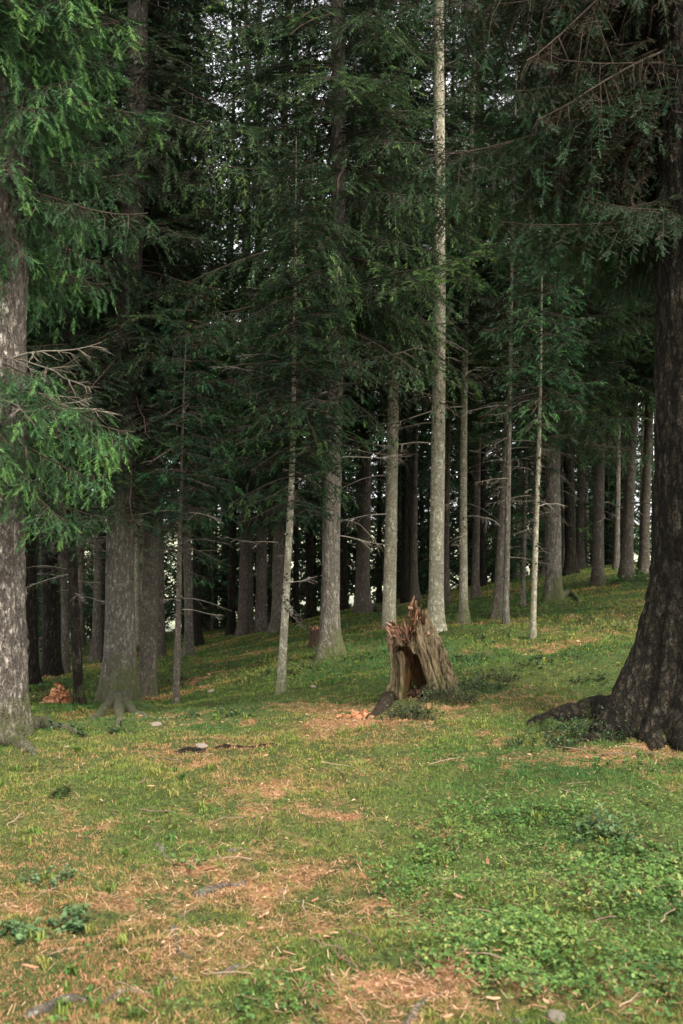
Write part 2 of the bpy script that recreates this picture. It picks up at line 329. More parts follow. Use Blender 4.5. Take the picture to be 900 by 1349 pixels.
# ------------------------------------------------------------------ terrain
cps = [(wx(T['b'][0], T['d']), T['d'], wz(T['b'][1], T['d'])) for T in TREES]
for px, py, d in [(450, 960, None), (250, 985, None), (120, 975, None), (600, 960, None), (750, 985, None), (450, 1050, None), (150, 1050, None), (800, 1080, None), (350, 1000, None), (60, 1000, None)]:
    d = CAMH * F / (py - CY); cps.append((wx(px, d), d, 0.0))
for px, py, d in [(545, 925, 8.6), (300, 940, 9.6), (130, 955, 7.6), (640, 900, 9.5), (700, 880, 10.5), (320, 890, 14.5), (330, 855, 20), (430, 895, 11.5), (75, 925, 12.5), (780, 850, 12.3)]:
    cps.append((wx(px, d), d, wz(py, d)))
for x in (-5, -2.5, 0, 2.5, 5):
    for y in (-6, -2, 1.5, 3.5): cps.append((x, y, 0.02 * x))
for x, y, z in [(-14, 45, -4.4), (-5, 45, -3.6), (3, 45, -2.4), (12, 45, -1.0), (24, 45, .4), (-25, 25, -3.5), (25, 20, 1.4), (14, 8, .8), (-14, 8, -.9), (-16, 16, -2.2), (16, 34, .4), (-9, 34, -2.9)]:
    cps.append((x, y, z))
cps = np.array(cps)
def _solve():
    P = cps[:, :2]; r = np.linalg.norm(P[:, None] - P[None], axis=2)
    K = r + np.eye(len(P)) * -0.9
    A = np.block([[K, np.c_[np.ones(len(P)), P]], [np.c_[np.ones(len(P)), P].T, np.zeros((3, 3))]])
    return np.linalg.solve(A, np.r_[cps[:, 2], 0, 0, 0])
_w = _solve()
def Hbase(x, y):
    x = np.atleast_1d(np.asarray(x, float)); y = np.atleast_1d(np.asarray(y, float))
    xc = np.clip(x, -26, 26); yc = np.clip(y, -8, 46)
    out = np.empty(x.shape)
    xf, yf, of = xc.ravel(), yc.ravel(), out.ravel()
    for i in range(0, len(xf), 20000):
        a, b = xf[i:i + 20000], yf[i:i + 20000]
        r = np.hypot(a[:, None] - cps[None, :, 0], b[:, None] - cps[None, :, 1])
        of[i:i + 20000] = r @ _w[:-3] + _w[-3] + a * _w[-2] + b * _w[-1]
    out = of.reshape(x.shape)
    far = np.clip((y - 46) / 120, 0, 1)
    return out * (1 - far) + far * (-4.5)
def H(x, y):
    x = np.atleast_1d(np.asarray(x, float)); y = np.atleast_1d(np.asarray(y, float))
    z = Hbase(x, y)
    z = z + 0.10 * (fbm(x * .9, y * .9, oct=2) - .5)
    k = np.clip(1 - (np.hypot(x, y) - 16) / 14, 0.3, 1)
    z = z + k * (0.075 * (fbm(x * 4, y * 4, oct=3) - .5) + 0.05 * (fbm(x * 13 + 3, y * 13, oct=2) - .5))
    return z
def H1(x, y): return float(H(x, y)[0])
def ground_at(px, py):
    t = np.geomspace(2, 60, 900)
    z = CAMH - (py - CY) / F * t; x = (px - CX) / F * t
    hit = np.nonzero(z < H(x, t))[0]
    d = t[hit[0]] if len(hit) else 30.
    return np.array([(px - CX) / F * d, d, H1((px - CX) / F * d, d)])

LIT = [(375,1020,.32,.5,.75),(355,1060,.32,.35,.6),(420,970,.4,.4,.7),(330,1080,.5,.5,.8),(330,1180,.45,.35,1),(240,1165,.3,.25,.35),(380,1120,.35,.3,.7),(120,1280,.4,.2,.5),(30,1190,.3,.25,.8),(110,1095,.22,.14,.9),
 (470,1200,.22,.4,.7),(560,1310,.5,.2,.9),(700,1322,.6,.13,.75),(450,1290,.3,.2,.5),(870,1315,.3,.15,.6),(300,1230,.3,.2,.6),(200,1210,.3,.2,.5),
 (400,935,1.0,1.1,.75),(460,948,.6,.5,1.),(330,985,.8,.35,.65),(690,930,.8,.5,.8),(760,838,1.3,1.3,.75),(640,958,.5,.35,.35),(800,1000,1.0,.25,.75),(880,985,.6,.4,.8),
 (450,1075,.18,.13,.9),(270,1010,.5,.25,.4),(330,862,1.6,1.5,.65),(250,905,1.,1.2,.6),(210,945,.9,.9,.6),(700,860,.6,.8,.4),(560,935,.5,.3,.5),(60,1055,.4,.2,.4),(720,985,.6,.25,.7), (620,1020,.4,.3,.3)]
LITW = [(ground_at(a, b), rx, ry, w) for a, b, rx, ry, w in LIT]
def litter(x, y):
    s = np.zeros(np.shape(x))
    for p, rx, ry, w in LITW:
        s = s + w * np.exp(-(((x - p[0]) / rx) ** 2 + ((y - p[1]) / ry) ** 2))
    far = np.clip((y - 12) / 6, 0, 1) * .22
    return np.clip(.52 * s + far * .8 + 1.3 * (fbm(x * 2.3, y * 2.3, oct=5) - .56) + 1.0 * (fbm(x * 8, y * 8, oct=3) - .5), 0, 1)
CLV = [(700,1150,.55,.5,1.),(820,1180,.6,.5,1.),(600,1130,.4,.4,.45),(750,1250,.5,.3,1.),(860,1090,.7,.5,.9),(590,1220,.3,.25,.35),(850,1260,.5,.25,.9),(690,1060,.5,.4,.5),(250,1335,.3,.08,.45),(390,1315,.2,.1,.35)]
CLVW = [(ground_at(a, b), rx, ry, w) for a, b, rx, ry, w in CLV]
def clover(x, y):
    s = np.zeros(np.shape(x))
    for p, rx, ry, w in CLVW:
        s = s + w * np.exp(-(((x - p[0]) / rx) ** 2 + ((y - p[1]) / ry) ** 2))
    return np.clip(s, 0, 1)

def build_ground():
    def axis(lo, hi, fine_lo, fine_hi, step, grow):
        a = list(np.arange(fine_lo, fine_hi, step))
        s, v = step, fine_hi
        while v < hi: a.append(v); s *= grow; v += s
        a.append(hi); s, v, L = step, fine_lo, []
        while v > lo: s *= grow; v -= s; L.append(v)
        return np.array(sorted(set(L + a)))
    xs = axis(-350, 350, -3.2, 3.2, 0.022, 1.035)
    ys = axis(-120, 500, 2.0, 9.0, 0.026, 1.018)
    X, Y = np.meshgrid(xs, ys)
    Z = H(X, Y)
    nx, ny = len(xs), len(ys)
    V = np.stack([X, Y, Z], -1).reshape(-1, 3)
    i = np.arange(ny - 1)[:, None] * nx; j = np.arange(nx - 1)[None]
    Q = np.stack([i + j, i + j + 1, i + nx + j + 1, i + nx + j], -1).reshape(-1, 4)
    mb = MB(); mb.add(V, Q, 0, litter(X, Y).ravel())
    o = mb.build('ground', M['ground'])
    md = np.clip((Y + 0.25 * X - 38 + 8 * (fbm(X * .1, Y * .1) - .5)) / 5, 0, 1).ravel()
    a = o.data.attributes.new('meadow', 'FLOAT', 'POINT'); a.data.foreach_set('value', md.astype(np.float32))
    tag(o, 'mossy needle-strewn forest floor sloping gently into the trees', 'ground', kind='structure')
    print('ground', nx, ny, nx * ny)
build_ground()

# ------------------------------------------------------------------ foliage
def shoot_tpl(lod):
    """unit shoot along +x (length 1); y side, z up.  needle triangles"""
    V, T = [], []
    def tri(a, b, c):
        k = len(V); V.extend([a, b, c]); T.append((k, k + 1, k + 2))
    r = np.random.default_rng(5 + lod)
    if lod == 0:
        n, ln, w = 20, .27, .05
    elif lod == 1:
        n, ln, w = 7, .36, .11
    else:
        n, ln, w = 0, 0, 0
    for i in range(n):
        t = (i + .3) / n; s = 1 if i % 2 else -1
        ang = r.uniform(.55, .95); zz = r.uniform(-.5, .75) if lod == 0 else r.uniform(-.4, .6)
        d = np.array([math.cos(ang), s * math.sin(ang) * math.cos(zz), math.sin(ang) * math.sin(zz)])
        p = np.array([t, 0, 0]); q = np.array([-d[1], d[0], 0]) * w * .5
        q[2] = r.uniform(-.4, .4) * w
        tri(p - q, p + q, p + d * ln * (1.1 - .35 * t))
    if lod == 0:
        tri((0, -.02, 0), (0, .02, 0), (1.0, 0, .0)); tri((0, 0, -.02), (0, 0, .02), (1.0, 0, 0))
    elif lod == 1:
        tri((0, -.05, 0), (0, .05, 0), (1.15, 0, .03)); tri((.05, 0, -.06), (.15, 0, .09), (1.05, .02, .02))
    else:
        tri((0, -.09, 0), (.25, .16, .05), (1.15, 0, .02)); tri((.0, .06, -.05), (.45, -.24, .06), (1.0, -.1, -.03)); tri((.1, 0, -.1), (.3, .03, .14), (1.1, .02, 0))
    return np.array(V, float), np.array(T)
SH = {k: shoot_tpl(k) for k in (0, 1, 2)}

def make_branch(L, r, lod=1, live=1.0, hang=.5, droop=.25, s0=-.08, up=.18, tint0=.5, spacing=None, sub=None):
    """a spruce bough along +x from the origin; returns list of (verts, faces, mat, tint)"""
    out = []
    spacing = spacing or {0: .042, 1: .062, 2: .105}[lod]
    sub = sub or {0: .075, 1: .115, 2: .2}[lod]
    n = 10; t = np.linspace(0, 1, n)
    wob = np.cumsum(r.normal(0, .03, n)) * L
    wob -= wob[0]
    def axis_pt(u):
        z = L * (s0 * u - droop * u * u + up * u ** 4)
        return np.array([L * u * (1 - .06 * u), np.interp(u, t, wob) * u, z])
    P = np.array([axis_pt(u) for u in t])
    v, f = tube_arr(P, (.003 + .005 * L) * (1 - .85 * t) + .0015, {0: 5, 1: 4, 2: 3}[lod])
    out.append((v, f, 1, r.uniform(0, .4)))
    O, D, S, TT = [], [], [], []
    nb = max(4, int(L / sub))
    RV, RF = [], []
    k = 0
    for i in range(nb):
        u0 = .07 + .91 * (i + .5) / nb
        for side in (-1, 1):
            u = min(.985, u0 + r.uniform(-.3, .3) / nb)
            l = (.10 + .40 * L * (1 - u) ** .8 * min(1, (u + .1) / .35)) * r.uniform(.55, 1.25)
            l = min(l, 1.0)
            if r.random() > .5 + .5 * live and u < .6: 
                l *= .6
            p0 = axis_pt(u); tg = axis_pt(min(1, u + .02)) - axis_pt(u - .02); tg /= np.linalg.norm(tg)
            sd = np.cross([0, 0, 1], tg); sd /= np.linalg.norm(sd)
            a = r.uniform(.75, 1.15)
            d0 = tg * math.cos(a) + sd * side * math.sin(a) + np.array([0, 0, r.normal(0, .12)])
            hg = hang * r.uniform(.5, 1.4)
            m = max(2, int(l / spacing)); s = np.linspace(0, 1, m + 1)
            pts = p0 + d0 * (l * s * (1 - .35 * hg * s))[:, None] + np.array([0, 0, -1]) * (hg * l * .85 * s ** 1.5)[:, None]
            # woody ribbon
            q = np.array([0, 0, 1.0]) if abs(d0[2]) < .6 else sd
            wv = np.cross(d0, q); wv /= np.linalg.norm(wv) + 1e-9
            th = .0022 + .0016 * l
            for wdir in (wv, q):
                mid = pts[len(pts) // 2] if m > 2 else (p0 + pts[-1]) / 2
                RV += [p0 - wdir * th, p0 + wdir * th, mid - wdir * th * .7, mid + wdir * th * .7, pts[-1]]
                RF += [(k, k + 1, k + 3), (k, k + 3, k + 2), (k + 2, k + 3, k + 4)]; k += 5
            alive = r.random() < live + .35 * u
            for e in range(1, m + 1):
                dd = pts[e] - pts[e - 1]; dd /= np.linalg.norm(dd) + 1e-9
                pr = np.cross(dd, [0, 0, 1.0]); nn = np.linalg.norm(pr)
                pr = pr / nn if nn > .1 else sd
                fresh = .35 * u + .65 * s[e]
                if not alive and r.random() > .12: continue
                if fresh < .22 and r.random() < .6: continue
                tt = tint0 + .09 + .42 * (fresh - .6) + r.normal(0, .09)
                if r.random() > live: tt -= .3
                if e == m:
                    O.append(pts[e] - dd * .02); D.append(dd); S.append(r.uniform(.08, .125)); TT.append(tt + .12)
                for sg in (-1, 1):
                    if r.random() < .12: continue
                    a2 = r.uniform(.65, 1.1)
                    sd2 = dd * math.cos(a2) + pr * sg * math.sin(a2) + np.array([0, 0, -hang * .25 + r.normal(0, .22)])
                    O.append(pts[e]); D.append(sd2 / np.linalg.norm(sd2))
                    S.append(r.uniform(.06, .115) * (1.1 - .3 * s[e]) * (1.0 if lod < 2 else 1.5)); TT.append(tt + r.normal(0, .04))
    if RV: out.append((np.array(RV), np.array(RF), 1, r.uniform(.2, .6)))
    if O:
        O, D, S, TT = np.array(O), np.array(D), np.array(S), np.clip(np.array(TT), 0, 1)
        up_ = np.array([0, 0, 1.0]) + r.normal(0, .35, (len(O), 3))
        sdv = np.cross(up_, D); sdv /= np.linalg.norm(sdv, axis=1, keepdims=True) + 1e-9
        upv = np.cross(D, sdv)
        tv, tf = SH[lod]
        V = O[:, None] + S[:, None, None] * (tv[None, :, 0:1] * D[:, None] + tv[None, :, 1:2] * sdv[:, None] + tv[None, :, 2:3] * upv[:, None])
        Fc = (np.arange(len(O)) * len(tv))[:, None, None] + tf[None]
        out.append((V.reshape(-1, 3), Fc.reshape(-1, 3), 0, np.repeat(TT, len(tv))))
    return out

_lib = {}
def branch_lib(L, lod, live, hang):
    L = min((.5, .8, 1.2, 1.7, 2.3, 2.9), key=lambda a: abs(a - L))
    live = min((.0, .45, .9), key=lambda a: abs(a - live))
    key = (L, lod, live, hang)
    if key not in _lib:
        r = np.random.default_rng(abs(hash((L, lod, int(live * 100), int(hang * 100)))) % 2**31)
        _lib[key] = [make_branch(L, r, lod, live, hang * r.uniform(.35, 1.6), droop=r.uniform(.15, .4), s0=r.uniform(-.25, .15), up=r.uniform(.08, .25), tint0=r.uniform(.32, .58)) for _ in range(5)]
    return L, _lib[key]

def rotm(az, pitch, roll=0):
    ca, sa, cp, sp = math.cos(az), math.sin(az), math.cos(pitch), math.sin(pitch)
    cr, sr = math.cos(roll), math.sin(roll)
    Rz = np.array([[ca, -sa, 0], [sa, ca, 0], [0, 0, 1]]); Ry = np.array([[cp, 0, -sp], [0, 1, 0], [sp, 0, cp]])
    Rx = np.array([[1, 0, 0], [0, cr, -sr], [0, sr, cr]])
    return Rz @ Ry @ Rx

def place_branch(mb, br, pos, az, pitch, roll=0, sc=1.0, dt=0.0):
    R = rotm(az, pitch, roll)
    for v, f, m, t in br:
        mb.add(v * sc @ R.T + np.asarray(pos), f, m, np.clip(np.asarray(t) + (dt if m == 0 else 0), 0, 1))

def crown_mesh(name, z0, Ht, R, lod, seed, hang=.5, step=.31, per=6, sparse=1.4, ztop=None, deadlow=.22, dark=0.0):
    r = np.random.default_rng(seed); mb = MB(); z = z0
    while z < (ztop or (Ht - .5 if Ht > 8 else Ht - .08)):
        u = (z - z0) / (Ht - z0)
        low = min(1, (z - z0) / sparse + .25)
        n = max(1, int(round(per * low * r.uniform(.7, 1.2) * (1 if z < 7.5 or lod == 2 else .85))))
        a0 = r.uniform(0, 2 * PI)
        for i in range(n):
            l = R * (1 - u) ** .8 * (.55 + .45 * low) * r.uniform(.6, 1.15)
            live = .9 if r.random() < .25 + low * (1 - deadlow) else (.45 if r.random() < .6 else .0)
            LL, vs = branch_lib(max(l, .4), lod, live, hang)
            place_branch(mb, vs[r.integers(5)], (0, 0, z + r.uniform(-.15, .15)), a0 + i * 2 * PI / n + r.normal(0, .25),
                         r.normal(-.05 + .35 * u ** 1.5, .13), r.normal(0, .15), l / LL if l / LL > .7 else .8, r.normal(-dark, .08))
        z += step * r.uniform(.7, 1.3) * (1 + (0 if lod < 2 else .3))
    nf = sum(len(f) for f, m in mb.P)
    print('crown', name, nf)
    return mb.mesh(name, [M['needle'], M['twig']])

CROWN = {
 'B0': crown_mesh('crown_b0', 2.7, 23, 2.4, 1, 11, step=.27, per=8),
 'B1': crown_mesh('crown_b1', 3.6, 23, 2.4, 1, 12, hang=.6, step=.27, per=8),
 'B2': crown_mesh('crown_b2', 4.2, 22, 2.3, 1, 13, step=.28, per=8),
 'TALL': crown_mesh('crown_tall', 10.0, 23, 1.9, 1, 14),
 'M0': crown_mesh('crown_m0', 4.8, 17, 1.4, 1, 15, step=.3, per=6),
 'M1': crown_mesh('crown_m1', 4.0, 17, 1.5, 1, 16, step=.3, per=6),
 'S0': crown_mesh('crown_s0', 2.0, 8.5, .95, 1, 17, step=.22, per=5, sparse=2),
 'S1': crown_mesh('crown_s1', 3.6, 9.5, 1.0, 1, 18, step=.22, per=5, sparse=2),
 'S2': crown_mesh('crown_s2', 2.1, 5.9, 1.25, 1, 19, step=.14, per=7, sparse=1.2),
 'S3': crown_mesh('crown_s3', 1.7, 4.6, .8, 1, 20, step=.17, per=5, sparse=1.0),
 'S4': crown_mesh('crown_s4', 2.7, 6.0, 1.1, 1, 26, step=.15, per=6, sparse=1.4),
 'F0': crown_mesh('crown_f0', 2.4, 22, 1.9, 2, 21, per=5, step=.5),
 'F1': crown_mesh('crown_f1', 3.4, 23, 2.0, 2, 22, per=5, step=.5),
 'F2': crown_mesh('crown_f2', 4.4, 21, 1.8, 2, 23, per=5, step=.5),
 'F3': crown_mesh('crown_f3', 6.0, 18, 1.1, 2, 27, per=4, step=.5),
 'U0': crown_mesh('crown_u0', .35, 7.0, 1.5, 2, 24, step=.3, per=6, sparse=.5, deadlow=.1),
 'U1': crown_mesh('crown_u1', .5, 5.0, 1.2, 2, 25, step=.27, per=6, sparse=.5, deadlow=.1),
}

def near_crown(kind):
    r = np.random.default_rng(31 if kind == 'near_left' else 37); mb = MB()
    lib = {}
    def nb(L, hang, live, tint):
        return make_branch(L, r, 0, live, hang, droop=r.uniform(.2, .4), s0=r.uniform(-.1, .15), up=r.uniform(.1, .25), tint0=tint)
    if kind == 'near_left':
        # (height, azimuth deg, length, pitch, hang, live)   0 deg = right in the picture, -90 = to the camera
        spec = [(2.3, -92, .95, -.2, .95, .95), (2.15, -78, .8, -.3, .95, .5), (2.0, -25, .9, -.4, .95, .9), (1.9, 5, .9, -.45, .95, .5), (2.45, -35, 1.35, -.12, .95, .95), (2.35, -70, 1.0, -.15, .95, .9), (2.55, 8, 1.1, -.2, .95, .9), (2.3, 40, 1.1, -.15, .9, .8), (2.15, -10, .95, -.35, 1., .85), (2.65, -52, .9, -.15, 1., .9),
                (2.1, -50, .75, -.4, 1., .8), (2.5, 100, 1.2, -.1, .8, .6), (2.5, -120, 1.2, -.1, .8, .8), (2.2, 160, 1.2, -.1, .8, .8)]
        for z in np.arange(3.6, 9.0, .2):
            for k in range(5):
                spec.append((z + r.uniform(-.12, .12), r.uniform(-125, 80), min(1.0 + .10 * (z - 3.5), 1.5) * r.uniform(.55, 1.1), r.normal(-.12, .15), r.uniform(.55, 1.0), .92 if r.random() < .75 else .45))
        for z in np.arange(4, 14, .6): 
            for k in range(2): spec.append((z, r.uniform(95, 245), r.uniform(1.2, 1.9), -.1, .6, .9))
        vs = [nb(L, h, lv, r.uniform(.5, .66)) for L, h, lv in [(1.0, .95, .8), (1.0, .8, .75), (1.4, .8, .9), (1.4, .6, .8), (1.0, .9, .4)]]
        for z, az, l, p, h, lv in spec:
            if lv < .6: b = vs[4]; L0 = 1.0
            elif l > 1.2: b = vs[r.integers(2, 4)]; L0 = 1.4
            else: b = vs[r.integers(0, 2)]; L0 = 1.0
            place_branch(mb, b, (0, 0, z), math.radians(az), p, r.normal(0, .2), l / L0, r.normal(.02, .07))
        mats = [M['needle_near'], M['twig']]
    else:
        spec = []
        for z in np.arange(3.6, 10.5, .2):
            for k in range(6):
                spec.append((z + r.uniform(-.1, .1), r.uniform(75, 215) if z < 7 else r.uniform(75, 265), r.uniform(1.2, 2.3) * (.75 if z < 4.1 else 1), r.normal(-.15, .14), .8, r.choice([.9, .9, .9, .45, .0])))
        for z in np.arange(4, 14, .6):
            for k in range(2): spec.append((z, r.uniform(-40, 75) if z < 7 else r.uniform(-95, 75), r.uniform(1.2, 2.2), -.1, .6, .9))
        vs = {lv: [nb(1.7, r.uniform(.7, 1.05), lv, r.uniform(.18, .38)) for _ in range(3)] for lv in (.9, .45, .0)}  # low needle tint puts the backlit crown's darkness into the colour
        for z, az, l, p, h, lv in spec:
            place_branch(mb, vs[lv][r.integers(3)], (0, 0, z), math.radians(az), p, r.normal(0, .2), l / 1.7, r.normal(-.04, .07))
        mats = [M['needle'], M['twig']]
    print('near crown', kind, sum(len(f) for f, m in mb.P))
    return mb.mesh('crown_' + kind, mats)
CROWN['near_left'] = near_crown('near_left'); CROWN['near_right'] = near_crown('near_right')

# ------------------------------------------------------------------ trunks, roots, dead branches
def trunk_mesh(r0, Ht, seed, flare=.6, hf=.28, lobes=(), moss=.4, res=20, near=False, bend=.02, stubs=0, nz=None, mats=None, curve=None):
    r = np.random.default_rng(seed)
    zl = np.concatenate([np.linspace(-.35, 1.2, 70 if near else 16), np.linspace(1.22 if near else 1.3, min(Ht, 11), 380 if near else 40)[0:], np.linspace(11.3, Ht, 10) if Ht > 11.5 else []])
    th = np.linspace(0, 2 * PI, res, endpoint=False)
    Zg, Tg = np.meshgrid(zl, th, indexing='ij')
    base = r0 * np.clip(1 - Zg / Ht, .02, 1.05) ** .8 * 1.06
    zz = np.clip(Zg, 0, None)
    lob = .55 + 0 * Tg
    if not len(lobes): lobes = [(r.uniform(0, 2 * PI), r.uniform(.4, .9), r.uniform(.3, .55)) for _ in range(5)]
    for a, amp, wd in lobes:
        dlt = (Tg - a + PI) % (2 * PI) - PI
        lob = lob + amp * np.exp(-(dlt / wd) ** 2)
    fl = r0 * flare * np.exp(-zz / hf) * lob
    cx, sx = np.cos(Tg), np.sin(Tg)
    lob = lob - .35 * (.5 + .5 * np.cos(Tg * 9 + seed)) ** 3
    nn = fbm(cx * r0 * 5 + seed, sx * r0 * 5, Zg * 1.6, 3) - .5
    R = base * (1 + .16 * nn) + fl * (1 + .5 * nn)
    if near:
        R = R + .045 * (fbm(cx * 12 * r0 + seed, sx * 12 * r0, Zg * 2.5, 3) - .5) + .022 * (vnoise(cx * 34 * r0, sx * 34 * r0, Zg * 12) - .5) + .012 * (vnoise(cx * 70 * r0, sx * 70 * r0, Zg * 32) - .5)
    bx = bend * np.sin(zl * r.uniform(.35, .7) + r.uniform(0, 6)) ; bx -= np.interp(0, zl, bx)
    by = bend * np.sin(zl * r.uniform(.35, .7) + r.uniform(0, 6)) ; by -= np.interp(0, zl, by)
    if curve is not None: bx = bx * .3 + np.interp(zl, curve[0], curve[1])
    V = np.stack([R * cx + bx[:, None], R * sx + by[:, None], Zg], -1).reshape(-1, 3)
    n = len(zl); i = np.arange(n - 1)[:, None] * res; j = np.arange(res)[None]; k = (j + 1) % res
    Q = np.stack([i + j, i + k, i + res + k, i + res + j], -1).reshape(-1, 4)
    ms = np.clip(moss * np.exp(-np.clip(zz - .1, 0, None) / (.32 + .35 * moss)) * (1 + .25 * cx), 0, 1)
    ms = ms + .12 * moss
    mb = MB(); mb.add(V, Q, 0, ms.ravel())
    for s in range(stubs):
        z = r.uniform(.8, min(Ht * .5, 9.5)); a = r.uniform(0, 2 * PI)
        rr = r0 * (1 - z / Ht) ** .8 * 1.02; ln = r.uniform(.015, .06)
        d = np.array([math.cos(a), math.sin(a), r.uniform(-.3, .3)])
        p = np.array([rr * .9 * math.cos(a) + np.interp(z, zl, bx), rr * .9 * math.sin(a) + np.interp(z, zl, by), z])
        pp = [p, p + d * (rr * .1 + .006), p + d * (rr * .1 + ln)]
        v, f = tube_arr(pp, [.016, .010, .003], 5); mb.add(v, f, 1, .1)
    return mb.mesh('trunk', mats + [M['twig']])

def dead_branch_mesh(seed):
    r = np.random.default_rng(seed); mb = MB()
    n = 9; t = np.linspace(0, 1, n)
    P = np.stack([t, np.cumsum(r.normal(0, .03, n)), r.uniform(-.1, .25) * t - r.uniform(.2, .5) * t ** 2 + r.uniform(0, .25) * t ** 4], 1); P -= P[0]
    tv = r.uniform(.25, .8)
    v, f = tube_arr(P, .010 * (1 - .85 * t) + .0012, 5); mb.add(v, f, 0, tv)
    for k in range(r.integers(5, 11)):
        u = r.uniform(.2, .95); p = np.array([np.interp(u, t, P[:, c]) for c in range(3)])
        a = r.choice([-1, 1]) * r.uniform(.5, 1.1); l = r.uniform(.12, .38) * (1.1 - .6 * u)
        s = np.linspace(0, 1, 5)
        q = p + np.stack([l * s * math.cos(a), l * s * math.sin(a), -l * r.uniform(0, .7) * s ** 1.6], 1) + np.cumsum(r.normal(0, .006, (5, 3)), 0) * s[:, None]
        v, f = tube_arr(q, .0042 * (1 - .75 * s) + .0008, 4); mb.add(v, f, 0, tv)
        for k2 in range(r.integers(0, 4)):
            w = r.uniform(.3, .9); p2 = p + (q[-1] - p) * w; l2 = r.uniform(.05, .12)
            q2 = np.array([p2, p2 + np.array([l2 * math.cos(a * .4), l2 * math.sin(a * .4) * r.uniform(.3, 1.5), -l2 * r.uniform(.1, .9)])])
            v, f = tube_arr(q2, [.0018, .0007], 3); mb.add(v, f, 0, tv)
    return mb.mesh('dead_branch', [M['deadwood']])
DEAD = [dead_branch_mesh(200 + i) for i in range(10)]

def root_tube(origin, pts_xy, r0, r1, moss=.5, sides=10, lift=.35, z0=None, seed=0):
    """surface root following the ground; origin = tree base in world, returned verts are relative to it"""
    r = np.random.default_rng(seed)
    P = np.array(pts_xy, float); s = np.r_[0, np.cumsum(np.linalg.norm(np.diff(P, axis=0), axis=1))]; s /= s[-1]
    u = np.linspace(0, 1, 26)
    x = np.interp(u, s, P[:, 0]); y = np.interp(u, s, P[:, 1])
    x[1:-1] = (x[:-2] + x[1:-1] + x[2:]) / 3; y[1:-1] = (y[:-2] + y[1:-1] + y[2:]) / 3
    rad = (r0 * (1 - u) ** .8 + r1) * np.clip(u / .08 + .35, 0, 1) * np.clip((1 - u) / .06 + .15, 0, 1)
    z = H(x, y) + lift * rad - .01
    if z0 is not None: z = z + (z0 - lift * r0) * np.exp(-u / .14)
    z = z - .05 * np.clip((u - .9) / .1, 0, 1)
    Q = np.stack([x, y, z], 1) - np.asarray(origin)
    v, f = tube_arr(Q, rad, sides)
    w = v + np.asarray(origin)
    v = v * 1.0
    v += ((fbm(w[:, 0] * 14, w[:, 1] * 14, w[:, 2] * 14, 3) - .5) * .5 * np.repeat(rad, sides))[:, None] * np.array([.5, .5, 1.])
    mb = MB(); mb.add(v, f, 0, np.clip(moss + .1 - .3 * np.repeat(np.abs(u - .5), sides), 0, 1)); return mb

